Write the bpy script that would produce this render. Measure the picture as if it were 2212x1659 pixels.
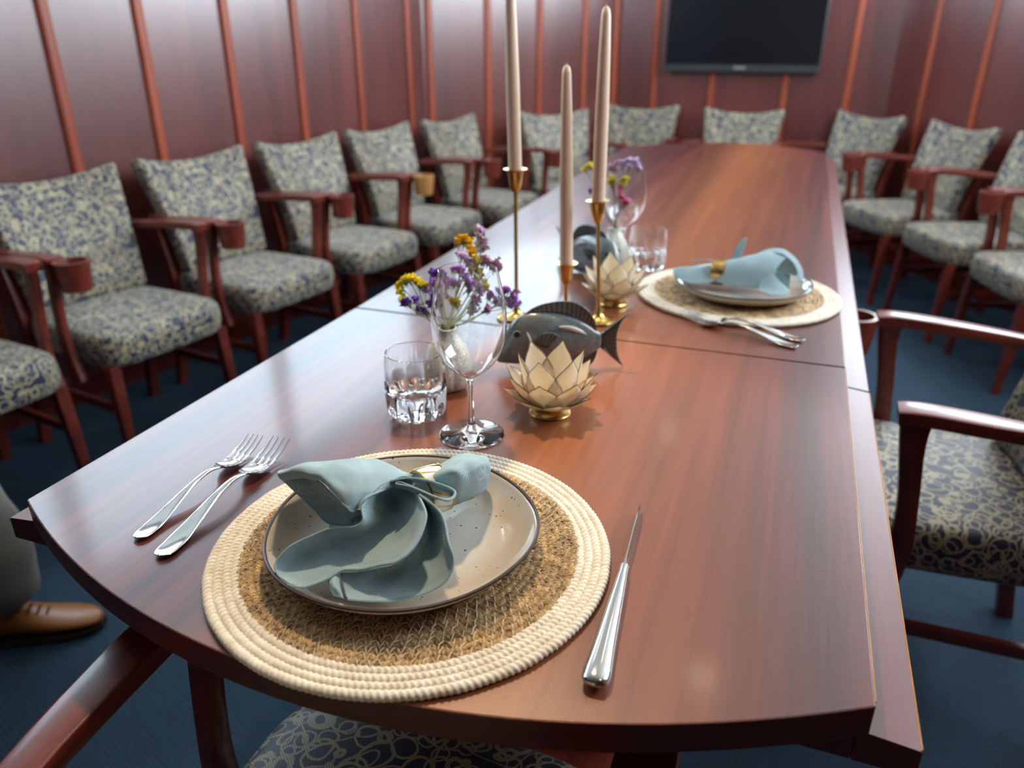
import bpy, math, random
from math import sin, cos, pi, radians, sqrt
from mathutils import Vector, Matrix, noise
random.seed(7)
scene = bpy.context.scene
for o in list(bpy.data.objects): bpy.data.objects.remove(o)
COL = scene.collection

# ------------------------------------------------------------------ camera
# world axes: +Y runs along the left wall towards the screen wall, camera above x=0 y=0
cam_data = bpy.data.cameras.new('camera'); cam = bpy.data.objects.new('camera', cam_data); COL.objects.link(cam)
cam.location = (0, 0, 1.19)
cam.rotation_euler = (radians(90 - 24.03), 0, radians(29.6))
cam_data.sensor_fit = 'HORIZONTAL'; cam_data.sensor_width = 36; cam_data.lens = 36 * 1660 / 2212
cam_data.clip_start = 0.02; cam_data.clip_end = 60
cam_data.dof.use_dof = True; cam_data.dof.focus_distance = 0.74; cam_data.dof.aperture_fstop = 4.0
scene.camera = cam
# ------------------------------------------------------------------ view, world
scene.view_settings.view_transform = 'Standard'; scene.view_settings.look = 'None'
scene.view_settings.gamma = 1; scene.view_settings.use_curve_mapping = False
scene.view_settings.exposure = 0.15
world = bpy.data.worlds.new('sky'); scene.world = world; world.use_nodes = True
world.node_tree.nodes['Background'].inputs[0].default_value = (0.72, 0.86, 1.0, 1)
world.node_tree.nodes['Background'].inputs[1].default_value = 1.8

def area(name, loc, target, sx, sy, power, color, spread=180):
    l = bpy.data.lights.new(name, 'AREA'); l.shape = 'RECTANGLE'; l.size = sx; l.size_y = sy
    l.energy = power; l.color = color; l.spread = radians(spread)
    o = bpy.data.objects.new(name, l); COL.objects.link(o); o.location = loc
    o.rotation_euler = (Vector(target) - Vector(loc)).to_track_quat('-Z', 'Y').to_euler()
    return o
COOL = (0.66, 0.86, 1.0)
# daylight standing in the window openings (high windows of the two side walls)
area('daylight_window_left', (-2.66, 1.85, 1.88), (0, 1.85, 1.88), 3.3, 0.74, 60, COOL)
area('daylight_window_left_corner', (-2.37, 4.30, 1.88), (-1.46, 3.90, 1.88), 1.1, 0.74, 20, COOL)
area('daylight_window_right_corner', (0.245, 4.47, 1.88), (-0.50, 3.80, 1.88), 1.6, 0.74, 68, (0.80, 0.91, 1.0))
area('daylight_window_right', (0.91, 2.35, 1.80), (0, 2.35, 1.80), 2.4, 0.86, 78, (0.84, 0.93, 1.0))

# ------------------------------------------------------------------ helpers
def mat(name):
    m = bpy.data.materials.new(name); m.use_nodes = True
    return m, m.node_tree.nodes, m.node_tree.links, m.node_tree.nodes['Principled BSDF']
def pbr(name, col, rough=0.5, metal=0.0, **kw):
    m, N, L, p = mat(name)
    p.inputs['Base Color'].default_value = (*col, 1); p.inputs['Roughness'].default_value = rough
    p.inputs['Metallic'].default_value = metal
    for k, v in kw.items(): p.inputs[k.replace('_', ' ')].default_value = v
    return m
def node(N, t, **kw):
    n = N.new(t)
    for k, v in kw.items():
        if k in n.inputs.keys(): n.inputs[k].default_value = v
        else: setattr(n, k, v)
    return n
def ramp(N, stops, interp='LINEAR'):
    r = N.new('ShaderNodeValToRGB'); e = r.color_ramp.elements; r.color_ramp.interpolation = interp
    while len(e) < len(stops): e.new(0.5)
    for i, (p, c) in enumerate(stops):
        e[i].position = p; e[i].color = (*c, 1) if len(c) == 3 else c
    return r
def coords(N, L, scale=(1, 1, 1), rot=(0, 0, 0)):
    t = N.new('ShaderNodeTexCoord'); m = N.new('ShaderNodeMapping')
    m.inputs['Scale'].default_value = scale; m.inputs['Rotation'].default_value = rot
    L.new(t.outputs['Object'], m.inputs['Vector']); return m.outputs['Vector']
def math_(N, L, op, a, b=None, clamp=False):
    n = N.new('ShaderNodeMath'); n.operation = op; n.use_clamp = clamp
    for i, x in enumerate((a, b)):
        if x is None: continue
        if isinstance(x, (int, float)): n.inputs[i].default_value = x
        else: L.new(x, n.inputs[i])
    return n.outputs[0]
def mixc(N, L, fac, a, b, blend='MIX'):
    n = N.new('ShaderNodeMix'); n.data_type = 'RGBA'; n.blend_type = blend
    for s, x in ((n.inputs[0], fac), (n.inputs[6], a), (n.inputs[7], b)):
        if isinstance(x, (int, float)): s.default_value = x
        elif isinstance(x, tuple): s.default_value = (*x, 1)
        else: L.new(x, s)
    return n.outputs[2]
def bump(N, L, p, h, strength=0.3, dist=0.001):
    b = N.new('ShaderNodeBump'); b.inputs['Strength'].default_value = strength; b.inputs['Distance'].default_value = dist
    L.new(h, b.inputs['Height']); L.new(b.outputs[0], p.inputs['Normal'])

def wood(name, stops, grain=(60, 60, 2.0), band=(7, 7, 0.35), rough=0.3, fine=0.4, spec=0.5, pit=0.15, coat=0.0, centre=None):
    """grain runs along the axis with the small scale"""
    m, N, L, p = mat(name)
    v = coords(N, L, band); n1 = node(N, 'ShaderNodeTexNoise', Scale=1.0, Detail=4.0, Roughness=0.6, Distortion=0.6); L.new(v, n1.inputs['Vector'])
    v2 = coords(N, L, grain); n2 = node(N, 'ShaderNodeTexNoise', Scale=1.0, Detail=6.0, Roughness=0.7, Distortion=0.2); L.new(v2, n2.inputs['Vector'])
    f = math_(N, L, 'ADD', math_(N, L, 'MULTIPLY', n1.outputs[0], 1 - fine), math_(N, L, 'MULTIPLY', n2.outputs[0], fine))
    r = ramp(N, stops); L.new(f, r.inputs[0]); out = r.outputs[0]
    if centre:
        # a lighter stripe mixed into the base colour, running with the grain
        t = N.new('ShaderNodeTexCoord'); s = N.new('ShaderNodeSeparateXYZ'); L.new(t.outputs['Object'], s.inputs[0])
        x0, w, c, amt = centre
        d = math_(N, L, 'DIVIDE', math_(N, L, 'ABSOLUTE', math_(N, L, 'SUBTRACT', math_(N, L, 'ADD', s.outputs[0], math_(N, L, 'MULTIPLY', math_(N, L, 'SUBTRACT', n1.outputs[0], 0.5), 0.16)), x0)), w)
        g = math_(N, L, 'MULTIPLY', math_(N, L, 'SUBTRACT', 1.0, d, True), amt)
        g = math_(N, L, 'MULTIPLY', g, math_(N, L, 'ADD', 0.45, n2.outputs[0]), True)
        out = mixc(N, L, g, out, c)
    L.new(out, p.inputs['Base Color'])
    p.inputs['Roughness'].default_value = rough; p.inputs['Specular IOR Level'].default_value = spec
    p.inputs['Coat Weight'].default_value = coat; p.inputs['Coat Roughness'].default_value = 0.3 if coat > 0.5 else 0.12
    nz = node(N, 'ShaderNodeTexNoise', Scale=900.0, Detail=2.0); L.new(coords(N, L), nz.inputs['Vector'])
    bump(N, L, p, nz.outputs[0], pit, 0.0005)
    return m

M = {}
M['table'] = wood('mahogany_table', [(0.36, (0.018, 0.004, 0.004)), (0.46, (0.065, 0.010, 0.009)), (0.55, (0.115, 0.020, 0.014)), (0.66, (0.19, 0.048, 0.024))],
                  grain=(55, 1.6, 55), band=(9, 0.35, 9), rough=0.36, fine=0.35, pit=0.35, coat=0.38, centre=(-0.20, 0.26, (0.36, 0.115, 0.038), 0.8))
M['table_edge'] = wood('mahogany_edge', [(0.3, (0.035, 0.008, 0.008)), (0.6, (0.10, 0.02, 0.018)), (0.8, (0.16, 0.035, 0.026))],
                       grain=(20, 3, 90), band=(4, 1, 12), rough=0.33, pit=0.2)
M['ledge'] = wood('mahogany_ledge', [(0.3, (0.07, 0.018, 0.018)), (0.6, (0.14, 0.035, 0.032)), (0.8, (0.20, 0.06, 0.05))],
                  grain=(60, 2, 60), band=(9, 0.5, 9), rough=0.34, pit=0.15)
M['panel'] = wood('mahogany_panel', [(0.28, (0.045, 0.010, 0.010)), (0.48, (0.115, 0.022, 0.019)), (0.62, (0.16, 0.032, 0.025)), (0.8, (0.22, 0.055, 0.04))],
                  grain=(26, 26, 1.2), band=(4, 4, 0.35), rough=0.30, fine=0.4, pit=0.1, coat=1.0, spec=0.9)
M['batten'] = wood('cherry_batten', [(0.3, (0.20, 0.035, 0.018)), (0.55, (0.36, 0.07, 0.03)), (0.8, (0.46, 0.11, 0.05))],
                   grain=(40, 40, 3), band=(9, 9, 1.5), rough=0.38, fine=0.5)
M['chairwood'] = wood('mahogany_chair', [(0.3, (0.055, 0.008, 0.006)), (0.55, (0.175, 0.028, 0.016)), (0.8, (0.32, 0.062, 0.030))],
                      grain=(50, 9, 50), band=(14, 6, 14), rough=0.32, fine=0.5, coat=0.25, pit=0.1)
M['palewood'] = wood('honey_wood', [(0.3, (0.30, 0.13, 0.035)), (0.6, (0.52, 0.25, 0.08)), (0.8, (0.68, 0.36, 0.13))],
                     grain=(30, 30, 8), band=(10, 10, 4), rough=0.35, fine=0.5)

def fabric():
    m, N, L, p = mat('rope_pattern_upholstery')
    v = coords(N, L)
    d = node(N, 'ShaderNodeTexNoise', Scale=22.0, Detail=1.0); L.new(v, d.inputs['Vector'])
    vm = N.new('ShaderNodeVectorMath'); vm.operation = 'MULTIPLY_ADD'; L.new(d.outputs['Color'], vm.inputs[0])
    vm.inputs[1].default_value = (0.018,) * 3; L.new(v, vm.inputs[2])
    def ring(scale, rad, w, off):
        a = N.new('ShaderNodeVectorMath'); a.operation = 'ADD'; a.inputs[1].default_value = off; L.new(vm.outputs[0], a.inputs[0])
        o = node(N, 'ShaderNodeTexVoronoi', Scale=scale, Randomness=0.6); L.new(a.outputs[0], o.inputs['Vector'])
        e = math_(N, L, 'ABSOLUTE', math_(N, L, 'SUBTRACT', o.outputs['Distance'], rad))
        return math_(N, L, 'LESS_THAN', e, w)
    r1 = ring(25.0, 0.42, 0.037, (0, 0, 0)); r2 = math_(N, L, 'MAXIMUM', ring(22.0, 0.47, 0.034, (3.3, 1.7, 0.4)), ring(37.0, 0.40, 0.044, (1.3, 5.7, 2.4)))
    n = node(N, 'ShaderNodeTexNoise', Scale=15.0, Detail=0.0); L.new(vm.outputs[0], n.inputs['Vector'])
    r3 = math_(N, L, 'LESS_THAN', math_(N, L, 'ABSOLUTE', math_(N, L, 'SUBTRACT', n.outputs[0], 0.5)), 0.010)
    # rope twist
    wv = node(N, 'ShaderNodeTexWave', Scale=160.0, wave_type='BANDS', bands_direction='DIAGONAL'); L.new(v, wv.inputs['Vector'])
    any_ = math_(N, L, 'MAXIMUM', math_(N, L, 'MAXIMUM', r1, r2), r3)
    gold = mixc(N, L, wv.outputs['Fac'], (0.24, 0.20, 0.11), (0.56, 0.49, 0.31))
    col = mixc(N, L, any_, (0.020, 0.025, 0.055), gold); L.new(col, p.inputs['Base Color'])
    p.inputs['Roughness'].default_value = 0.5; p.inputs['Sheen Weight'].default_value = 0.35; p.inputs['Sheen Roughness'].default_value = 0.45
    bump(N, L, p, any_, 0.25, 0.0006)
    return m
M['fabric'] = fabric()

def carpet():
    m, N, L, p = mat('navy_woven_carpet')
    b = node(N, 'ShaderNodeTexBrick', Scale=1.0); b.inputs['Brick Width'].default_value = 0.016; b.inputs['Row Height'].default_value = 0.009
    b.inputs['Mortar Size'].default_value = 0.0012; b.inputs['Mortar Smooth'].default_value = 0.6
    b.inputs['Color1'].default_value = (0.007, 0.030, 0.066, 1); b.inputs['Color2'].default_value = (0.012, 0.046, 0.098, 1)
    b.inputs['Mortar'].default_value = (0.035, 0.075, 0.095, 1)
    v = coords(N, L, rot=(0, 0, radians(9.75))); L.new(v, b.inputs['Vector'])
    n = node(N, 'ShaderNodeTexNoise', Scale=350.0, Detail=2.0); L.new(v, n.inputs['Vector'])
    c = mixc(N, L, 0.5, b.outputs['Color'], mixc(N, L, n.outputs[0], (0.5, 0.5, 0.5), (1.4, 1.4, 1.4)), 'MULTIPLY')
    L.new(c, p.inputs['Base Color']); p.inputs['Roughness'].default_value = 0.85
    bump(N, L, p, math_(N, L, 'SUBTRACT', n.outputs[0], b.outputs['Fac']), 0.7, 0.002)
    return m
M['carpet'] = carpet()

def linen():
    m, N, L, p = mat('blue_grey_linen')
    v = coords(N, L)
    w1 = node(N, 'ShaderNodeTexWave', Scale=420.0, wave_type='BANDS', bands_direction='X', Distortion=1.0); L.new(v, w1.inputs['Vector'])
    w2 = node(N, 'ShaderNodeTexWave', Scale=420.0, wave_type='BANDS', bands_direction='Y', Distortion=1.0); L.new(v, w2.inputs['Vector'])
    n = node(N, 'ShaderNodeTexNoise', Scale=45.0, Detail=5.0); L.new(v, n.inputs['Vector'])
    h = math_(N, L, 'MULTIPLY', w1.outputs['Fac'], w2.outputs['Fac'])
    c = mixc(N, L, n.outputs[0], (0.26, 0.39, 0.43), (0.41, 0.57, 0.61)); L.new(c, p.inputs['Base Color'])
    p.inputs['Roughness'].default_value = 0.85; p.inputs['Sheen Weight'].default_value = 0.25
    bump(N, L, p, math_(N, L, 'ADD', h, math_(N, L, 'MULTIPLY', n.outputs[0], 2.0)), 0.6, 0.0010)
    return m
M['linen'] = linen()
def ceramic(name, c1, c2, dots=True):
    m, N, L, p = mat(name)
    v = coords(N, L)
    n = node(N, 'ShaderNodeTexNoise', Scale=9.0, Detail=2.0); L.new(v, n.inputs['Vector'])
    c = mixc(N, L, n.outputs[0], c1, c2)
    if dots:
        vo = node(N, 'ShaderNodeTexVoronoi', Scale=260.0, Randomness=1.0); L.new(v, vo.inputs['Vector'])
        sc = N.new('ShaderNodeSeparateColor'); L.new(vo.outputs['Color'], sc.inputs[0])
        th = math_(N, L, 'MULTIPLY', math_(N, L, 'SUBTRACT', sc.outputs[0], 0.80, True), 1.5)
        sp = N.new('ShaderNodeSeparateXYZ'); L.new(v, sp.inputs[0])
        rr = math_(N, L, 'SQRT', math_(N, L, 'ADD', math_(N, L, 'MULTIPLY', sp.outputs[0], sp.outputs[0]), math_(N, L, 'MULTIPLY', sp.outputs[1], sp.outputs[1])))
        rr = math_(N, L, 'ADD', rr, math_(N, L, 'MULTIPLY', math_(N, L, 'SUBTRACT', n.outputs[0], 0.5), 0.06))
        rp = ramp(N, [(0.070, (0, 0, 0)), (0.098, (1, 1, 1)), (0.112, (.6, .6, .6)), (0.122, (0, 0, 0))]); L.new(rr, rp.inputs[0])
        c = mixc(N, L, math_(N, L, 'MULTIPLY', rp.outputs[0], 0.6), c, (0.44, 0.29, 0.17))
        c = mixc(N, L, math_(N, L, 'LESS_THAN', vo.outputs['Distance'], th), c, (0.08, 0.05, 0.035))
    L.new(c, p.inputs['Base Color']); p.inputs['Roughness'].default_value = 0.12; p.inputs['Coat Weight'].default_value = 0.5; p.inputs['Coat Roughness'].default_value = 0.04
    return m
M['plate'] = ceramic('speckled_stoneware', (0.50, 0.46, 0.40), (0.62, 0.59, 0.52))
M['rim'] = pbr('brown_rim_glaze', (0.040, 0.015, 0.010), 0.38)
def ropemat(name, c1, c2, sc, rough=0.9, b=0.5):
    m, N, L, p = mat(name)
    v = coords(N, L)
    n = node(N, 'ShaderNodeTexNoise', Scale=sc, Detail=4.0, Roughness=0.65); L.new(v, n.inputs['Vector'])
    r = ramp(N, [(0.3, c1), (0.7, c2)]); L.new(n.outputs[0], r.inputs[0]); L.new(r.outputs[0], p.inputs['Base Color'])
    p.inputs['Roughness'].default_value = rough; p.inputs['Sheen Weight'].default_value = 0.2
    n2 = node(N, 'ShaderNodeTexNoise', Scale=sc * 4, Detail=3.0); L.new(v, n2.inputs['Vector'])
    bump(N, L, p, n2.outputs[0], b, 0.0008); return m
M['cotton'] = ropemat('cream_cotton_rope', (0.64, 0.54, 0.40), (0.86, 0.79, 0.66), 90)
M['straw'] = ropemat('seagrass', (0.16, 0.075, 0.025), (0.78, 0.52, 0.23), 75, 0.65, 0.8)
M['thread'] = pbr('cream_thread', (0.74, 0.62, 0.42), 0.7)
M['steel'] = pbr('polished_steel', (0.56, 0.55, 0.53), 0.12, 1.0)
def brassm():
    m, N, L, p = mat('aged_brass')
    n = node(N, 'ShaderNodeTexNoise', Scale=60.0, Detail=3.0); L.new(coords(N, L), n.inputs['Vector'])
    L.new(mixc(N, L, n.outputs[0], (0.42, 0.25, 0.07), (0.80, 0.56, 0.20)), p.inputs['Base Color'])
    p.inputs['Metallic'].default_value = 1; p.inputs['Roughness'].default_value = 0.26; return m
M['brass'] = brassm()
M['wax'] = pbr('taupe_wax', (0.78, 0.60, 0.44), 0.42, Subsurface_Weight=0.25, Subsurface_Scale=0.01, Subsurface_Radius=(1, 0.6, 0.4))
M['wick'] = pbr('wick', (0.75, 0.7, 0.6), 0.9)
def glassm(name, rough=0.0):
    m, N, L, p = mat(name)
    p.inputs['Transmission Weight'].default_value = 1; p.inputs['Roughness'].default_value = rough
    p.inputs['IOR'].default_value = 1.48; p.inputs['Base Color'].default_value = (0.99, 1, 1, 1); return m
M['glass'] = glassm('clear_glass')
M['capiz'] = None
def capiz():
    m, N, L, p = mat('capiz_shell')
    n = node(N, 'ShaderNodeTexNoise', Scale=38.0, Detail=6.0, Roughness=0.7, Distortion=1.2); L.new(coords(N, L), n.inputs['Vector'])
    L.new(mixc(N, L, n.outputs[0], (0.78, 0.68, 0.52), (0.97, 0.95, 0.91)), p.inputs['Base Color'])
    p.inputs['Roughness'].default_value = 0.3; p.inputs['Coat Weight'].default_value = 1.0; p.inputs['Coat Roughness'].default_value = 0.12
    t = N.new('ShaderNodeBsdfTranslucent'); t.inputs[0].default_value = (0.95, 0.82, 0.6, 1)
    mx = N.new('ShaderNodeMixShader'); mx.inputs[0].default_value = 0.5
    L.new(p.outputs[0], mx.inputs[1]); L.new(t.outputs[0], mx.inputs[2]); L.new(mx.outputs[0], N['Material Output'].inputs[0])
    bump(N, L, p, n.outputs[0], 0.3, 0.001); return m
M['capiz'] = capiz()
M['petaledge'] = pbr('dark_brass_wire', (0.16, 0.085, 0.04), 0.4, 0.7)
def fishm(name, c1, c2, c3):
    m, N, L, p = mat(name)
    v = coords(N, L)
    n = node(N, 'ShaderNodeTexNoise', Scale=120.0, Detail=5.0, Roughness=0.7); L.new(v, n.inputs['Vector'])
    n2 = node(N, 'ShaderNodeTexNoise', Scale=18.0, Detail=2.0); L.new(v, n2.inputs['Vector'])
    c = mixc(N, L, n.outputs[0], c1, c2); r = ramp(N, [(0.5, (0, 0, 0)), (0.7, (1, 1, 1))]); L.new(n2.outputs[0], r.inputs[0])
    L.new(mixc(N, L, math_(N, L, 'MULTIPLY', r.outputs[0], 0.5), c, c3), p.inputs['Base Color'])
    p.inputs['Roughness'].default_value = 0.28; p.inputs['Coat Weight'].default_value = 0.5
    bump(N, L, p, n.outputs[0], 0.2, 0.0006); return m
M['fish'] = fishm('blue_grey_glaze', (0.025, 0.036, 0.042), (0.32, 0.38, 0.40), (0.15, 0.13, 0.09))
M['fin'] = fishm('dark_grey_fin', (0.05, 0.062, 0.066), (0.15, 0.18, 0.19), (0.16, 0.14, 0.11))
M['finray'] = pbr('dark_fin_ray', (0.010, 0.012, 0.013), 0.4)
M['pearl'] = pbr('pearl_white', (0.75, 0.78, 0.76), 0.18, Coat_Weight=0.5)
M['eye'] = pbr('fish_eye', (0.015, 0.012, 0.012), 0.1)
def stone():
    m, N, L, p = mat('crackled_white_stone')
    v = coords(N, L)
    vo = node(N, 'ShaderNodeTexVoronoi', Scale=230.0, feature='DISTANCE_TO_EDGE'); L.new(v, vo.inputs['Vector'])
    r = ramp(N, [(0.02, (0.42, 0.38, 0.31)), (0.14, (0.76, 0.75, 0.70))]); L.new(vo.outputs['Distance'], r.inputs[0]); L.new(r.outputs[0], p.inputs['Base Color'])
    p.inputs['Roughness'].default_value = 0.4; bump(N, L, p, r.outputs[0], 0.4, 0.001); return m
M['stone'] = stone()
M['stem'] = pbr('green_stem', (0.16, 0.20, 0.07), 0.6)
for k, c in dict(y=(0.95, 0.82, 0.05), d=(0.20, 0.05, 0.52), p=(0.58, 0.30, 0.80), m=(0.52, 0.25, 0.52), o=(0.95, 0.64, 0.02), l=(0.80, 0.62, 0.86), g=(0.76, 0.66, 0.08), k=(0.62, 0.40, 0.55), r=(0.85, 0.25, 0.42)).items():
    M['petal_' + k] = pbr('petals_' + k, c, 0.7, Subsurface_Weight=0.15, Subsurface_Scale=0.003)
M['black'] = pbr('matt_black', (0.008, 0.008, 0.009), 0.5)
M['screen'] = pbr('screen_glass', (0.003, 0.004, 0.006), 0.22)
M['bezel'] = pbr('grey_bezel', (0.035, 0.038, 0.042), 0.35)
M['silver'] = pbr('silver_badge', (0.45, 0.45, 0.47), 0.35, 0.8)
M['plaster'] = pbr('white_plaster', (0.62, 0.61, 0.58), 0.8)
M['frame'] = pbr('window_frame_paint', (0.20, 0.07, 0.045), 0.5)
M['trouser'] = ropemat('khaki_cotton', (0.15, 0.14, 0.115), (0.20, 0.19, 0.155), 300, 0.9, 0.3)
M['shirt'] = pbr('blue_shirt', (0.16, 0.22, 0.34), 0.85)
M['skin'] = pbr('skin', (0.55, 0.33, 0.24), 0.5, Subsurface_Weight=0.2, Subsurface_Scale=0.01)
M['hair'] = pbr('dark_hair', (0.05, 0.03, 0.02), 0.6)
def leather():
    m, N, L, p = mat('tan_leather')
    n = node(N, 'ShaderNodeTexNoise', Scale=14.0, Detail=3.0); L.new(coords(N, L), n.inputs['Vector'])
    L.new(mixc(N, L, n.outputs[0], (0.20, 0.06, 0.012), (0.50, 0.19, 0.045)), p.inputs['Base Color']); p.inputs['Roughness'].default_value = 0.3; return m
M['leather'] = leather()
M['sole'] = pbr('dark_sole', (0.03, 0.018, 0.012), 0.6)
m, N, L, p = mat('window_pane'); tr = N.new('ShaderNodeBsdfTransparent'); gl = N.new('ShaderNodeBsdfGlossy'); gl.inputs['Roughness'].default_value = 0.02
mx = N.new('ShaderNodeMixShader'); mx.inputs[0].default_value = 0.06; L.new(tr.outputs[0], mx.inputs[1]); L.new(gl.outputs[0], mx.inputs[2]); L.new(mx.outputs[0], N['Material Output'].inputs[0]); M['pane'] = m
m, N, L, p = mat('lamp_diffuser'); p.inputs['Emission Color'].default_value = (1, 0.78, 0.5, 1); p.inputs['Emission Strength'].default_value = 14; M['lamp'] = m

class MB:
    def __init__(s): s.v = []; s.f = []
    def add(s, vs, fs, mtx=None):
        b = len(s.v); s.v += [tuple(mtx @ Vector(x)) if mtx else tuple(x) for x in vs]; s.f += [tuple(b + i for i in f) for f in fs]; return s
    def box(s, c, d, mtx=None):
        x, y, z = c; a, b, e = (k / 2 for k in d)
        vs = [(x + i * a, y + j * b, z + k * e) for i in (-1, 1) for j in (-1, 1) for k in (-1, 1)]
        return s.add(vs, [(0, 1, 3, 2), (4, 6, 7, 5), (0, 4, 5, 1), (2, 3, 7, 6), (0, 2, 6, 4), (1, 5, 7, 3)], mtx)
    def prism(s, pts, z0, z1):
        n = len(pts)
        vs = [(x, y, z0) for x, y in pts] + [(x, y, z1) for x, y in pts]
        return s.add(vs, [tuple(range(n))[::-1], tuple(range(n, 2 * n))] + [(i, (i + 1) % n, n + (i + 1) % n, n + i) for i in range(n)])
    def loft(s, rings, closed=True, caps=True):
        n = len(rings[0]); vs = [p for r in rings for p in r]; fs = []
        for i in range(len(rings) - 1):
            for j in range(n if closed else n - 1):
                k = (j + 1) % n; fs.append((i * n + j, i * n + k, (i + 1) * n + k, (i + 1) * n + j))
        if caps and closed: fs += [tuple(range(n))[::-1], tuple((len(rings) - 1) * n + j for j in range(n))]
        return s.add(vs, fs)
    def lathe(s, prof, n=48, rf=None, closed=False, c=(0, 0, 0)):
        rings = []
        for k, (r, z) in enumerate(prof):
            rings.append([((r + (rf(k, 2 * pi * j / n) if rf else 0)) * cos(2 * pi * j / n) + c[0], (r + (rf(k, 2 * pi * j / n) if rf else 0)) * sin(2 * pi * j / n) + c[1], z + c[2]) for j in range(n)])
        if closed: rings.append(rings[0])
        return s.loft(rings, caps=not closed)
    def tube(s, pts, rad, n=8, closed=False, up=None, sq=None):
        pts = [Vector(p) for p in pts]; m = len(pts); rings = []
        if isinstance(rad, (int, float, tuple)): rad = [rad] * m
        prev = None
        for i, p in enumerate(pts):
            a = pts[(i - 1) % m] if (closed or i > 0) else p; b = pts[(i + 1) % m] if (closed or i < m - 1) else p
            t = (b - a).normalized()
            u = Vector(up) if up else (prev if prev else (Vector((0, 0, 1)) if abs(t.z) < 0.9 else Vector((1, 0, 0))))
            x = (u - t * u.dot(t)).normalized(); prev = x; y = t.cross(x)
            r = rad[i]; rx, ry = r if isinstance(r, tuple) else (r, r)
            ring = []
            for j in range(n):
                an = 2 * pi * j / n; ca, sa = cos(an), sin(an)
                if sq: ca = math.copysign(abs(ca) ** sq, ca); sa = math.copysign(abs(sa) ** sq, sa)
                ring.append(p + x * ca * rx + y * sa * ry)
            rings.append(ring)
        if closed: rings.append(rings[0])
        return s.loft(rings, caps=not closed)
    def ball(s, c, r, n=10, m=7):
        rx, ry, rz = r if isinstance(r, tuple) else (r, r, r)
        return s.loft([[(c[0] + rx * sin(pi * max(i, .02) / m if i < m else pi * .995) * cos(2 * pi * j / n), c[1] + ry * sin(pi * max(i, .02) / m if i < m else pi * .995) * sin(2 * pi * j / n), c[2] - rz * cos(pi * i / m)) for j in range(n)] for i in range(m + 1)])
    def build(s, name, mt, parent=None, smooth=True, bev=0, sub=0, solid=0, segs=2, angle=40):
        me = bpy.data.meshes.new(name); me.from_pydata([tuple(v) for v in s.v], [], s.f); me.update()
        me.materials.append(M[mt] if isinstance(mt, str) else mt)
        if smooth:
            for p_ in me.polygons: p_.use_smooth = True
            me.set_sharp_from_angle(angle=radians(angle))
        o = bpy.data.objects.new(name, me); COL.objects.link(o)
        if parent: o.parent = parent
        if solid: md = o.modifiers.new('solid', 'SOLIDIFY'); md.thickness = solid; md.offset = 0
        if bev: md = o.modifiers.new('bevel', 'BEVEL'); md.width = bev; md.segments = segs; md.limit_method = 'ANGLE'
        if sub: md = o.modifiers.new('sub', 'SUBSURF'); md.levels = sub; md.render_levels = sub
        return o
def tag(o, label=None, cat=None, group=None, kind=None):
    if label: o['label'] = label
    if cat: o['category'] = cat
    if group: o['group'] = group
    if kind: o['kind'] = kind
    return o
def thing(name, label, cat, loc=(0, 0, 0), rz=0, group=None):
    o = bpy.data.objects.new(name, None); COL.objects.link(o); o.empty_display_size = 0.05
    o.location = loc; o.rotation_euler = (0, 0, rz); tag(o, label, cat, group); return o
def copy_tree(o, parent=None):
    c = o.copy(); COL.objects.link(c); c.parent = parent
    for ch in list(o.children): copy_tree(ch, c)
    return c
TR = radians(9.75)      # the table stands turned a little against the room
def W(u, v, z=0.0):
    return (u * cos(TR) - v * sin(TR), u * sin(TR) + v * cos(TR), z)
def cr(P, n):
    """Catmull-Rom resample of a polyline to n points"""
    P = [Vector(p) for p in P]; m = len(P) - 1; out = []
    for i in range(n):
        t = i * m / (n - 1); k = min(int(t), m - 1); f = t - k
        a, b, c, d = P[max(k - 1, 0)], P[k], P[k + 1], P[min(k + 2, m)]
        out.append(0.5 * ((2 * b) + (c - a) * f + (2 * a - 5 * b + 4 * c - d) * f * f + (3 * b - a - 3 * c + d) * f ** 3))
    return out

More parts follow.
